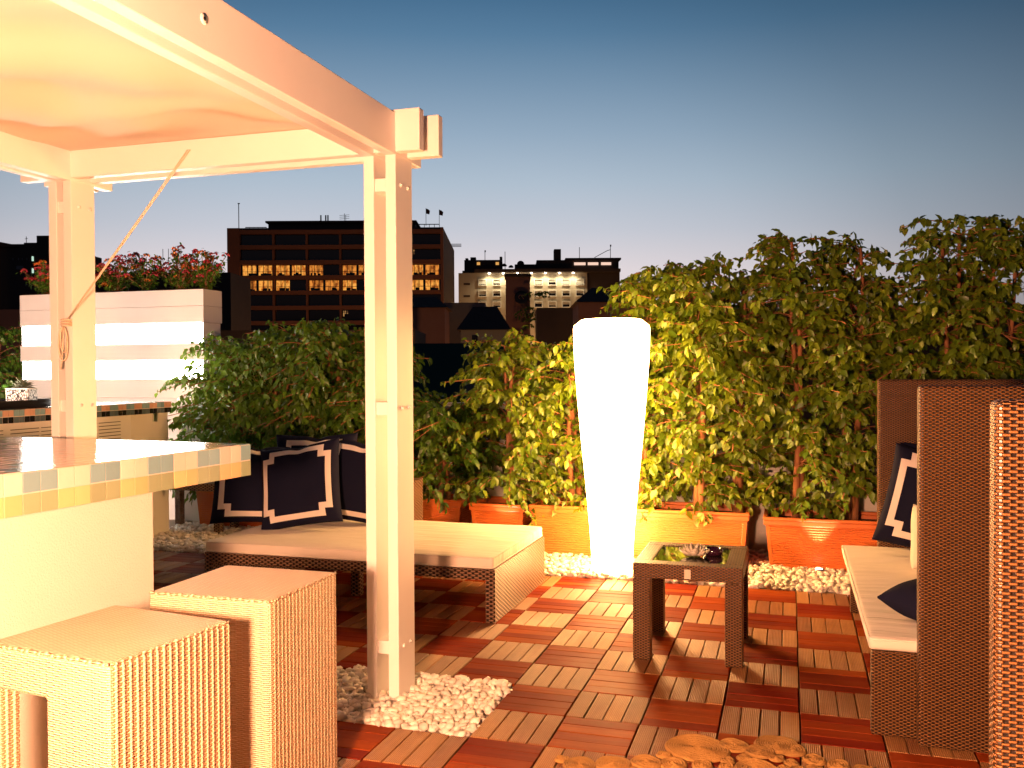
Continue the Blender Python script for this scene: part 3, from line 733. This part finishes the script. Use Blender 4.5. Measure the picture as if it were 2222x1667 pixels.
# ================================================================== glass table
tb = thing('side_table', 'square dark wicker side table with a glass top, in the middle of the deck', 'side table', (-.757, .19, 0))
w_, d_ = .512, .56; lw = .082
for i, (x, y) in enumerate(((0, 0), (w_-lw, 0), (w_-lw, d_-lw), (0, d_-lw))): build('leg', B(x, x+lw, y, y+lw, 0, .393), M['dark_wicker'], tb, .006)
fr = MB(); fr.box(0, w_, 0, lw, .3935, .465); fr.box(0, w_, d_-lw, d_, .3935, .465); fr.box(0, lw, lw+.0005, d_-lw-.0005, .3935, .4645); fr.box(w_-lw, w_, lw+.0005, d_-lw-.0005, .3935, .4645)
build('frame', fr, M['dark_wicker'], tb, .005)
build('glass_top', B(lw+.001, w_-lw-.001, lw+.001, d_-lw-.001, .452, .460), M['glass_top'], tb, .001)
pl = build('name_plate', B(.244, .274, -.004, -.0005, .402, .446), M['ceramic'], tb, .001)
# lotus candle holder
lo_ = thing('candle_holder', 'cream ceramic lotus flower candle holder on the glass table', 'candle holder', (-.490, .43, .460))
b = MB()
for ring_, (nn, r0, tl_, ht) in enumerate(((8, .018, .060, .032), (7, .014, .044, .045), (6, .010, .028, .055))):
    for k in range(nn):
        a = 2*math.pi*(k+.5*ring_)/nn; V = []; ns = 6
        for i in range(ns+1):
            f = i/ns; rad = r0+tl_*math.sin(f*1.35); z = .004+ht*f**1.6; wd = .026*math.sin(math.pi*min(1, .12+f*.86))**.7*(1-.25*ring_)+.001
            for q in (-1, 0, 1):
                rq = rad+(abs(q))*-.004; V.append((rq*math.cos(a)-q*wd*math.sin(a), rq*math.sin(a)+q*wd*math.cos(a), z+abs(q)*.006))
        b.add(V, [(i*3+q, i*3+q+1, (i+1)*3+q+1, (i+1)*3+q) for i in range(ns) for q in (0, 1)], 0, True)
o = build('petals', b, M['ceramic'], lo_); s_ = o.modifiers.new('s', 'SOLIDIFY'); s_.thickness = .003
tag(build('bowl', MB().lathe([(.010, 0), (.040, .001), (.048, .012), (.047, .030), (.041, .036), (.034, .034), (.030, .014), (.008, .012)], 32, (-.405, .50, .4605)), M['purple']), 'small dark purple glass bowl beside the lotus on the glass table', 'bowl')

# ================================================================== wicker sofas with tall side screens
DK = M['dark_wicker']
def sofa(label, loc):
    t = thing('wicker_sofa', label, 'sofa', loc, 0, 'high sided wicker sofas on the right')
    Lh = 1.99   # inner length along y from 0
    build('end_panel', B(-.155, .90, .07, .125, .006, .325), DK, t, .007)
    build('leg', B(-.12, -.06, Lh-.09, Lh-.03, .0, .268), DK, t, .005); build('leg', B(.82, .88, Lh-.09, Lh-.03, .0, .268), DK, t, .005)
    build('frame', B(-.12, .90, .1255, Lh-.03, .269, .325), DK, t, .004)
    build('side_panel', B(0, .98, 0, .066, .004, 1.325), DK, t, .012)
    build('side_panel', B(.03, .98, Lh-.026, Lh+.04, .004, 1.325), DK, t, .012)
    build('back_panel', B(.915, .98, .067, Lh-.027, .03, 1.32), DK, t, .008)
    cu = MB(); rounded_box_cushion(cu, -.165, .912, .069, Lh-.028, .327, .375, .006); cc = build('cushion', cu, M['cushion'], t, .016, seg=3); piping(-.161, .909, .073, Lh-.032, .369, cc)
    return t
sf = sofa('dark wicker sofa with tall side screens and cream seat, facing the glass table', (.411, -.544, 0))
dup(sf, (.314, -4.137, 0), 0, 'nearest dark wicker sofa, only its tall side screen visible at the right edge')
pillow('navy pillow with white ribbon leaning on the far side screen of the sofa', (.66, 1.16, .388), (-R(16), R(15), -R(4)), .56, group=None)
pillow('plain dark pillow behind the ribboned one on the sofa', (.80, 1.33, .385), (-R(6), R(4), -R(8)), .58, 'plain', group=None)
pillow('round cream pillow in the middle of the sofa seat', (.66, .66, .385), (-R(24), R(4), R(30)), .32, 'cream', group=None)
pillow('plain navy pillow lying at the near end of the sofa seat', (.46, -.30, .43), (-R(82), R(45), 0), .44, 'plain', group=None, mode='YXZ')

# ================================================================== jute rug of coiled rounds
rg = MB(); r = random.Random(9)
def coil(cx, cy, rad):
    n = 28; rings = max(2, int(rad/.0085)); prof = []
    prof = [(.0008, .013)]
    for k in range(rings):
        a = rad*k/rings; b_ = rad*(k+1)/rings; prof += [(a+(b_-a)*.25, .0105), (a+(b_-a)*.5, .0125+.0012*(k % 2)), (a+(b_-a)*.75, .0105), (b_-.0004, .0075)]
    prof += [(rad+.003, .004), (rad, .0015)]
    V = []
    ph = r.uniform(0, 6)
    for i, (rr_, z) in enumerate(prof):
        for k in range(n):
            a = 2*math.pi*k/n; q = rr_*(1+.035*math.sin(2*a+ph)); V.append((cx+q*math.cos(a), cy+q*math.sin(a), z+.002*math.sin(3*a+ph)*(1 if z > .01 else 0)))
    rg.add(V, [(i*n+k, i*n+(k+1) % n, (i+1)*n+(k+1) % n, (i+1)*n+k) for i in range(len(prof)-1) for k in range(n)], 0, True)
placed = []
def put(x, y, rad):
    placed.append((x, y, rad)); coil(x, y, rad)
# scalloped outline read along its far edge
for x, y, rad in ((-.36, -.78, .115), (-.235, -.72, .055), (-.14, -.75, .052), (-.03, -.70, .050), (-.085, -.665, .078), (.045, -.765, .040), (.125, -.785, .038), (.205, -.805, .036), (.285, -.84, .036), (-.74, -1.04, .060), (-.63, -1.0, .062), (-.52, -.955, .055), (-.43, -.94, .05)): put(x, y, rad)
tries = 0
while tries < 9000:
    tries += 1; x, y = r.uniform(-.82, .42), r.uniform(-2.3, -.75); rad = r.choice((.11, .075, .06, .045, .036, .026))
    if y > -.80-.0*abs(x) and x > .0: continue
    if y > -.98 and x < -.50: continue
    if y > -.86 and x < -.45: continue
    if all((x-a)**2+(y-b)**2 > (rad+c-.010)**2 for a, b, c in placed): put(x, y, rad)
tag(build('rug', rg, M['jute']), 'scalloped rug of coiled golden jute rounds at the bottom edge', 'rug')

# ================================================================== tray, pot and succulent on the back counter
ty = thing('tray', 'long dark oval metal tray with ring handles on the back counter', 'tray', (-5.22, .86, 1.1415))
V = []; n = 40; b = MB()
prf = [(.80, 0), (.95, .004), (1.0, .050), (1.015, .056), (.985, .054), (.93, .012), (.0, .010)]
V = [(.17*q*math.cos(2*math.pi*k/n), .40*q*math.sin(2*math.pi*k/n), z) for q, z in prf[:-1] for k in range(n)]
Fc = [(i*n+k, i*n+(k+1) % n, (i+1)*n+(k+1) % n, (i+1)*n+k) for i in range(5) for k in range(n)]+[tuple(range(n))[::-1], tuple(range(5*n, 6*n))]
b.add(V, Fc, 0, True); build('pan', b, M['dark_metal'], ty)
for s in (1, -1):
    b = MB(); b.tube([(.13+.003*math.sin(t), s*.37+.026*math.cos(t), .042+.034*math.sin(t)) for t in np.linspace(0, 2*math.pi, 20)], .004, 6); build('handle', b, M['metal'], ty)
def floral():
    m, N, L, bs = _m('floral_pot'); v = N.new('ShaderNodeTexVoronoi'); v.feature = 'DISTANCE_TO_EDGE'; v.inputs['Scale'].default_value = 75
    t = N.new('ShaderNodeTexCoord'); mp = N.new('ShaderNodeMapping'); mp.inputs['Scale'].default_value = (1, 1, .55); mp.inputs['Rotation'].default_value = (.6, .5, .3); L.new(t.outputs['Object'], mp.inputs[0]); L.new(mp.outputs[0], v.inputs['Vector'])
    f = math_node(N, L, 'GREATER_THAN', v.outputs[0], .12); L.new(mix(N, L, f, (.02, .02, .02), (.72, .70, .66)), bs.inputs['Base Color']); bs.inputs['Roughness'].default_value = .4
    return m
M['floral'] = floral()
pt_ = thing('flower_pot', 'square black and white floral pot with a spiky succulent, in the dark tray', 'flower pot', (-5.20, .98, 1.153), R(22))
b = B(-.075, .075, -.075, .075, 0, .118); build('pot', b, M['floral'], pt_, .004)
b = MB(); b.box(-.078, .078, -.078, -.068, .1185, .126); b.box(-.078, .078, .068, .078, .1185, .126); b.box(-.078, -.068, -.0675, .0675, .1185, .126); b.box(.068, .078, -.0675, .0675, .1185, .126); build('rim', b, M['white_paint'], pt_)
P = []; D = []; r2 = np.random.default_rng(4)
for k in range(44):
    a = k*2.4; e = .25+1.2*(k/44); P.append([.006*math.cos(a), .006*math.sin(a), .115]); D.append([math.cos(a)*math.cos(e), math.sin(a)*math.cos(e), math.sin(e)])
Ls = r2.uniform(.06, .10, 44); me = leaves_mesh('succulent', np.array(P), np.array(D), np.tile([.1, .1, 1.], (44, 1)), Ls, Ls*.20, leafm('succulent_leaf', (.10, .14, .09), (.2, .24, .17), .5, .05))
o = bpy.data.objects.new('succulent', me); COL.objects.link(o); o.parent = pt_

# ================================================================== the city
def far(px, py, D):
    """world point on the sight line of a photo pixel at horizontal distance D ahead: where that building stands"""
    d = fw + rt*((px-1111)/F) + dn*((py-833.5)/F); k = D/(math.cos(YAW)*d.y+math.sin(YAW)*d.x)
    return CAM + d*k
GZ = -22
brown = pm('brown_concrete', (.34, .13, .065), .85, var=(.24, .09, .05), vs=.25, bmp=(2, .02))
darkc = pm('dark_concrete', (.09, .06, .05), .9, var=(.05, .035, .03), vs=.3)
dglass = pm('dark_window', (.012, .010, .012), .15)
cream = pm('hotel_render', (.62, .54, .40), .85, var=(.52, .44, .32), vs=.2)
roofm = pm('roof_tile', (.10, .045, .03), .9, var=(.06, .03, .02), vs=1.5, bmp=(6, .05))
greyr = pm('grey_render', (.24, .22, .21), .9, var=(.16, .14, .13), vs=.4)
pinkr = pm('pink_render', (.34, .17, .13), .9, var=(.26, .12, .09), vs=.5)
tealn = pm('teal_sheet', (.02, .065, .065), .8, var=(.03, .09, .08), vs=.4)
def office_lit(name, a, b, s, seed):
    m, N, L, bs = _m(name); t = N.new('ShaderNodeTexCoord')
    br = N.new('ShaderNodeTexNoise'); br.inputs['Scale'].default_value = .9; br.inputs['Detail'].default_value = 5; mp = N.new('ShaderNodeMapping'); mp.inputs['Location'].default_value = (seed, 0, seed*2); mp.inputs['Scale'].default_value = (2.2, 1, 1.2)
    L.new(t.outputs['Object'], mp.inputs[0]); L.new(mp.outputs[0], br.inputs[0])
    rp_ = N.new('ShaderNodeValToRGB'); rp_.color_ramp.elements[0].position = .36; rp_.color_ramp.elements[0].color = (*b, 1); rp_.color_ramp.elements[1].position = .60; rp_.color_ramp.elements[1].color = (*a, 1); L.new(br.outputs['Fac'], rp_.inputs[0])
    L.new(rp_.outputs[0], bs.inputs['Emission Color']); bs.inputs['Emission Strength'].default_value = s; bs.inputs['Base Color'].default_value = (.05, .04, .03, 1)
    return m
LIT = [office_lit('lit_office_a', (1, .42, .07), (.40, .08, .005), 1.0, 1.3), office_lit('lit_office_b', (1, .34, .05), (.26, .05, .005), .8, 5.1), office_lit('lit_office_c', (.55, .28, .09), (.05, .02, .01), .8, 9.7)]

# office block
D = 200; c0 = far(740, 493, D); s = D/F
Hh = c0.z-GZ
of = thing('office_building', 'wide dark brown office block with two floors of lit orange windows', 'building', (c0.x, c0.y, GZ), -YAW)
def lx(px): return (px-740)*s
def lz(py): return Hh-(py-493)*s
b = MB(); b.box(lx(493), lx(960), 0.8, 40, 0, lz(493)); build('wall', b, darkc, of)
build('pillar', B(lx(493), lx(520), -.02, .795, 0, lz(494)), brown, of); build('pillar', B(lx(955), lx(961), -.02, .795, 0, lz(494)), brown, of)
for k in range(10):
    zc = lz(503+32.8*k); build('balcony_band', B(lx(520)+.01, lx(955)-.01, -.15, .60, zc-.45, zc+.45), brown, of)
for k in range(1, 6):
    xx = lx(520+72.5*k); build('column', B(xx-.22, xx+.22, .05, .79, 0, lz(500)), brown, of)
wr = random.Random(12)
for row in range(8):
    zt, zb = lz(508.5+32.8*row), lz(530.5+32.8*row)
    for bay in range(6):
        for h_ in (0, 1):
            xa = lx(520+72.5*bay+4+h_*34.5); xb = xa+30.5*s
            lit = row in (2, 3) and not (row == 2 and (bay, h_) == (2, 1)) and not (row == 3 and (bay, h_) in ((3, 1), (1, 1)))
            dim = (row == 1 and (bay, h_) == (5, 0)) or (row == 5 and (bay, h_) == (3, 0))
            if not (lit or dim or wr.random() < .0): continue
            m_ = LIT[wr.choice((0, 0, 1))] if lit else LIT[2]
            z0 = zb+(0 if lit else .9); xe = xb if lit else xa+12*s
            w = build('window', B(xa, xe, .70, .78, z0, zt-.06), m_, of)
            fm = MB()
            for f in (0, .36, .62, .70, 1): fm.box(xa+(xe-xa)*f-.06, xa+(xe-xa)*f+.06, .62, .69, z0, zt-.06)
            fm.box(xa, xe, .60, .615, z0+.75, z0+.85)
            for q in range(4):
                ux = wr.uniform(xa+.3, xe-.8); fm.box(ux, ux+wr.uniform(.4, .9), .55, .595, z0-.02, z0+wr.uniform(.25, .65))
            build('frame', fm, dglass, w)
b = MB(); b.box(lx(520), lx(955), .79, .795, 0, lz(505)); build('glazing', b, dglass, of)
b = MB(); b.box(lx(572), lx(896), 4, 24, lz(493), lz(478)); b.box(lx(568), lx(900), 3, 25, lz(478), lz(474)); build('penthouse', b, darkc, of)
for px, w_, py in ((593, 6, 470), (640, 6, 469), (652, 6, 469), (705, 7, 467), (742, 7, 466), (830, 7, 470), (866, 6, 471)): build('roof_vent', B(lx(px)-w_*s/2, lx(px)+w_*s/2, 10, 12, lz(474), lz(py)), darkc, of)
for px in (678, 689, 694): build('chimney_pipe', MB().tube([(lx(px), 9, lz(474)), (lx(px), 9, lz(452))], .16, 8), dglass, of)
b = MB(); b.tube([(lx(513), 2, lz(493)), (lx(513), 2, lz(437))], .09, 6); b.tube([(lx(511), 2, lz(437.5)), (lx(515.5), 2, lz(437.5))], .12, 6); build('antenna_mast', b, dglass, of)
b = MB()
for dx in (0, 3): b.tube([(lx(733+dx), 8, lz(474)), (lx(733+dx), 8, lz(450+dx))], .06, 5)
for py in (453, 457, 461): b.tube([(lx(722), 8, lz(py+1.5)), (lx(744), 8, lz(py))], .04, 4)
build('television_antenna', b, dglass, of)
for xa, xb, z in ((526, 572, 489), (896, 951, 484)):
    b = MB(); b.tube([(lx(xa), 2.5, lz(z)), (lx(xb), 2.5, lz(z))], .10, 4)
    for px in np.linspace(xa, xb, 6): b.tube([(lx(px), 2.5, lz(493)), (lx(px), 2.5, lz(z))], .06, 4)
    build('railing', b, dglass, of)
b = MB()
for z in (490, 493, 496): b.tube([(lx(956), 30, lz(z)), (lx(984), 30, lz(z))], .08, 4)
build('railing', b, dglass, of)
for px, py in ((922, 450), (951, 453)):
    fp = build('flagpole', MB().tube([(lx(px), 2.2, lz(488)), (lx(px), 2.2, lz(py-1))], .06, 6), dglass, of)
    f_ = MB(); f_.add([(lx(px), 2.2, lz(py)), (lx(px)+.5, 2.1, lz(py+1.5)), (lx(px)+.9, 2.3, lz(py+5)), (lx(px)+.75, 2.2, lz(py+13)), (lx(px)+.3, 2.1, lz(py+12)), (lx(px), 2.2, lz(py+11))], [(0, 1, 2, 3, 4, 5)], 0)
    fo = build('flag', f_, pm('flag_cloth', (.04, .01, .015), .8), fp); k_ = fo.modifiers.new('s', 'SOLIDIFY'); k_.thickness = .02

# hotel
D = 250; s = D/F; c0 = far(1150, 592, D); Hh = c0.z-GZ
ho = thing('hotel_building', 'cream hotel with rows of square windows lit by lamps under its eaves', 'building', (c0.x, c0.y, GZ), -YAW)
def lx(px): return (px-1150)*s
def lz(py): return Hh-(py-592)*s
build('wall', B(lx(995), lx(1274), 0, 14, 0, Hh), cream, ho)
build('side_wing', B(lx(1274.2), lx(1345), .6, 14, 0, Hh), darkc, ho)
b = MB(); b.box(lx(1030), lx(1345), -1.6, 13, Hh+.02, lz(585)); build('eaves', b, darkc, ho)
for a_ in ((lx(1007), lx(1090), 2, 12, lz(585)+.02, lz(562)), (lx(1003), lx(1030), 1, 12, Hh+.02, lz(586)), (lx(1020), lx(1032), 3, 6, lz(562), lz(555)), (lx(1009), lx(1015), 3, 6, lz(562), lz(557)), (lx(1084), lx(1090), 3, 6, lz(562), lz(554)), (lx(1117), lx(1165), 3, 12, lz(585)+.02, lz(571)), (lx(1165), lx(1345), 3, 12, lz(585)+.02, lz(562)), (lx(1204), lx(1219), 4, 8, lz(562), lz(537)), (lx(1228), lx(1350), 2.5, 12.5, lz(562)+.02, lz(558))): build('rooftop_storey', B(*a_), darkc, ho)
for px, py, r_ in ((1094, 572, 6), (1109, 575, 5.5), (1130, 568, 8)): build('roof_dome', MB().lathe([(r_*s*math.cos(t)+.001, r_*s*math.sin(t)) for t in np.linspace(0, 1.5, 7)], 16, (lx(px), 2, lz(py+4))), darkc, ho)
for px in (1038, 1079): build('window', B(lx(px-3.5), lx(px+3.5), 1.9, 1.98, lz(573), lz(567)), emit('attic_window', (1, .48, .10), .75), ho)
rbw = emit('roof_bar_window', (1, .66, .50), 1.0)
for xa, xb in ((1247, 1272), (1277, 1300), (1306, 1328)): build('window', B(lx(xa), lx(xb), 2.4, 2.48, lz(574), lz(568)), rbw, ho)
for a_, py0, py1 in ((1052, 562, 540), (1096, 585, 543), (1259, 558, 534), (1327, 558, 529)):
    b = MB(); b.tube([(lx(a_), 3, lz(py0)), (lx(a_), 3, lz(py1))], .09, 5)
    if a_ == 1327: b.tube([(lx(1292), 3, lz(557)), (lx(1320), 3, lz(542)), (lx(1327), 3, lz(540))], .09, 5)
    if a_ in (1052, 1327): b.box(lx(a_-1), lx(a_+2), 2.9, 3.1, lz(py1+4), lz(py1))
    build('antenna', b, dglass, ho)
frame_m = pm('window_surround', (.85, .82, .72), .6); blind = pm('blind', (.60, .58, .50), .7)
for row, py in enumerate((613, 637, 661)):
    for px in (1047, 1078, 1108, 1138, 1168, 1198, 1228, 1258):
        w = build('window', B(lx(px-7.4), lx(px+7.4), -.10, -.03, lz(py+5.2), lz(py-5.2)), dglass, ho)
        f_ = MB(); X_, Z_ = 9.2, 7; f_.box(lx(px-X_), lx(px+X_), -.42, -.02, lz(py-5.3), lz(py-Z_)); f_.box(lx(px-X_), lx(px+X_), -.42, -.02, lz(py+Z_), lz(py+5.3)); f_.box(lx(px-X_), lx(px-7.5), -.42, -.02, lz(py+5.25), lz(py-5.25)); f_.box(lx(px+7.5), lx(px+X_), -.42, -.02, lz(py+5.25), lz(py-5.25))
        build('frame', f_, frame_m, w); h_ = wr.choice((3, 5, 7))
        if row == 0: h_ += 2
        build('blind', B(lx(px-7.3), lx(px+7.3), -.16, -.11, lz(py-5.1+h_), lz(py-5.1)), blind, w)
for px, py in ((1013, 614), (1013, 640)): build('vent', B(lx(px-7), lx(px+7), -.05, .01, lz(py+4), lz(py)), darkc, ho)
for px in (1062, 1092, 1122.5, 1153, 1183, 1213.5, 1243):
    p = (lx(px), -1.25, Hh-.12)
    e_ = build('eaves_lamp', MB().lathe([(.24, -.25), (.26, -.05), (.1, 0)], 12, p), emit('eaves_lamp_glass', (1, .86, .62), 30), ho)
    ld = bpy.data.lights.new('eaves_light', 'SPOT'); ld.energy = 1300; ld.color = (1, .80, .50); ld.spot_size = R(150); ld.spot_blend = 1.0; ld.shadow_soft_size = .2
    lo2 = bpy.data.objects.new('beam', ld); COL.objects.link(lo2); lo2.parent = e_; lo2.location = (p[0], p[1]-.5, p[2]-.5); lo2.rotation_euler = (R(10), 0, 0)

def house(name, label, px0, px1, ptop, D, depth, mat, roof=None, rh=0, extra=None, cat='house', base=GZ):
    s = D/F; c = far((px0+px1)/2, ptop, D); H = c.z-base; t = thing(name, label, cat, (c.x, c.y, base), -YAW); w = (px1-px0)*s/2
    build('wall', B(-w, w, 0, depth, 0, H), mat, t)
    if roof:
        b = MB(); o = .4
        b.add([(-w-o, -o, H+.02), (w+o, -o, H+.02), (w+o, depth+o, H+.02), (-w-o, depth+o, H+.02), (-w*.55, depth/2, H+rh), (w*.55, depth/2, H+rh)], [(0, 3, 2, 1), (0, 1, 5, 4), (2, 3, 4, 5), (1, 2, 5), (3, 0, 4)])
        build('roof', b, roof, t)
    return t, s, w, H
t, s, w, H = house('building', 'narrow pinkish block with a round satellite dish in front of the hotel', 1097, 1150, 601, 150, 6, pinkr, cat='building')
build('roof', B(-w-.2, w+.2, -.4, 6.2, H+.02, H+.5), darkc, t)
d_ = MB(); d_.lathe([(.02, .0), (.8, .12), (1.15, .32), (1.17, .34), (.8, .16), (.02, .04)], 24); ds = build('satellite_dish', d_, pm('dish_face', (.03, .025, .03), .6), t); ds.location = (.6, -.9, H-3.6); ds.rotation_euler = (R(70), 0, 0); ds['label'] = 'dark round satellite dish with a faint red curl on it'
lg = MB(); lg.tube([(.5*math.cos(a), .5*math.sin(a)*.8, .45) for a in np.linspace(.5, 4.2, 10)], .05, 5); lg.tube([(-.1, .3, .45), (.35, -.3, .45)], .05, 5); build('emblem', lg, pm('dish_emblem', (.35, .16, .14), .7), ds)
house('house', 'grey flat roofed house below the hotel with a thin mast', 958, 1052, 657, 120, 10, greyr)
t, s, w, H = house('house', 'low house with a pitched dark red roof, between the grey house and the fig', 1000, 1100, 716, 90, 9, greyr, roofm, 2.6)
build('window', B(-1.2, -.6, -.03, .01, H-1.7, H-.5), dglass, t)
house('house', 'pinkish gabled house right of the white post, below the office block', 860, 965, 668, 110, 8, pinkr, roofm, 1.6)
house('building', 'dark flat building between the dish block and the hotel base', 1165, 1300, 668, 140, 10, darkc, cat='building')
house('house', 'dark house with a hipped roof behind the hedge, right of the hotel', 1255, 1420, 656, 100, 9, pinkr, roofm, 2.0)
house('shed', 'large dark teal sheeted shed below the houses', 880, 1110, 745, 45, 12, tealn, cat='shed')
house('house', 'pale block showing beside the fig, left of the lamp', 1012, 1080, 815, 34, 5, greyr)
t, s, w, H = house('apartment_building', 'dark stepped apartment block at the far left edge with two small lit windows', -120, 107, 530, 110, 14, darkc, cat='building')
build('rooftop_storey', B((70-(-6.5))*s, (107+6.5)*s, 1, 9, H+.02, H+.75+.4), darkc, t); build('rooftop_storey', B((42+6.5)*s, (70+6.3)*s, 1, 9, H-.02, H+.3), darkc, t)
ro2 = MB(); ro2.add([(-w-.3, -.5, H+1.6), ((42+6.5)*s, -.5, H-.2), ((42+6.5)*s, 8, H-.2), (-w-.3, 8, H+1.6), (-w-.3, -.5, H-.4), ((42+6.5)*s, -.5, H-.4), ((42+6.5)*s, 8, H-.4), (-w-.3, 8, H-.4)], [(0, 1, 2, 3), (4, 7, 6, 5), (0, 4, 5, 1), (1, 5, 6, 2), (2, 6, 7, 3), (3, 7, 4, 0)]); build('roof', ro2, roofm, t)
for px, py in ((70, 562), (70, 588)): build('window', B((px+6.5-1.4)*s, (px+6.5+2.5)*s, -.05, -.01, H-(py+5-530)*s, H-(py-5-530)*s), emit('cool_window', (.62, .95, .75), .9), t)
gg = pm('grey_glass', (.10, .10, .12), .3)
for px in (28, 40, 48, 58): build('window', B((px+6.5-1)*s, (px+6.5+1)*s, -.05, -.01, H-(565-530)*s, H-(560-530)*s), gg, t)
build('window', B((35+6.5)*s, (50+6.5)*s, -.05, -.01, H-(585-530)*s, H-(577-530)*s), gg, t)
b = MB(); b.tube([((38+6.5)*s, 2, H-.2), ((38+6.5)*s, 2, H+1.2)], .04, 4); b.tube([((35+6.5)*s, 2, H+.9), ((41+6.5)*s, 2, H+.95)], .03, 4); build('antenna', b, dglass, t)
house('building', 'long dark building whose roofline shows behind the flowers', 180, 500, 592, 130, 10, darkc, cat='building')
house('building', 'brown lit house corner at the left edge below the stepped block', -80, 46, 672, 70, 8, pinkr, cat='building')
house('building', 'dark long block behind the hedge on the right', 1420, 2300, 668, 160, 14, darkc, cat='building')
house('building', 'dark low block behind the daybed figs', 470, 900, 716, 80, 10, darkc, cat='building')
mast = thing('radio_mast', 'thin lattice mast behind the flowers, the left of two', 'mast', tuple(far(354, 600, 300))); mast['group'] = 'far lattice masts'
b = MB(); b.tube([(0, 0, -30), (0, 0, 9)], .12, 4); build('pole', b, darkc, mast)
m2 = dup(mast, tuple(far(366, 594, 330)), 0, 'thin lattice mast behind the flowers, the right of two')
# street lamps light the facades; the two tall ones are added hotel fill light
for k, (px, D_, pw) in enumerate(((620, 150, 9500), (850, 150, 10500), (1180, 120, 9000), (960, 62, 14000), (1085, 232, 15000), (1215, 232, 15000))):
    p = far(px, 850, D_); p.z = GZ + (8 if k > 3 else 0)
    t = thing('street_lamp', ['street lamp in front of the left half of the office block', 'street lamp in front of the right half of the office block', 'street lamp below the hotel', 'street lamp among the low houses', 'added fill lamp on a pole before the left half of the hotel', 'added fill lamp on a pole before the right half of the hotel'][k], 'street lamp', tuple(p), 0, 'street lamps down in the city')
    build('pole', MB().tube([(0, 0, 0), (0, 0, 9)], .1, 8), darkc, t); hd_ = build('lamp_head', MB().lathe([(.2, 9), (.35, 9.1), (.3, 9.4)], 12), emit('sodium', (1, .5, .15), 20), t)
    ld = bpy.data.lights.new('street_light', 'POINT'); ld.energy = pw; ld.color = (1, .48, .17); ld.shadow_soft_size = .4; lo3 = bpy.data.objects.new('glow', ld); COL.objects.link(lo3); lo3.parent = hd_; lo3.location = (0, 0, 8.6)
# dark tree beside the dish block
ficus('dark conical tree leaning on the dish block in front of the hotel', *tuple(far(1160, 700, 148))[:2], GZ, far(1150, 598, 148).z, 3.4, 90, seed=900, mat='leaf_dk', group=None, leaf=.55, name='tree', stems=1, dens=.05)
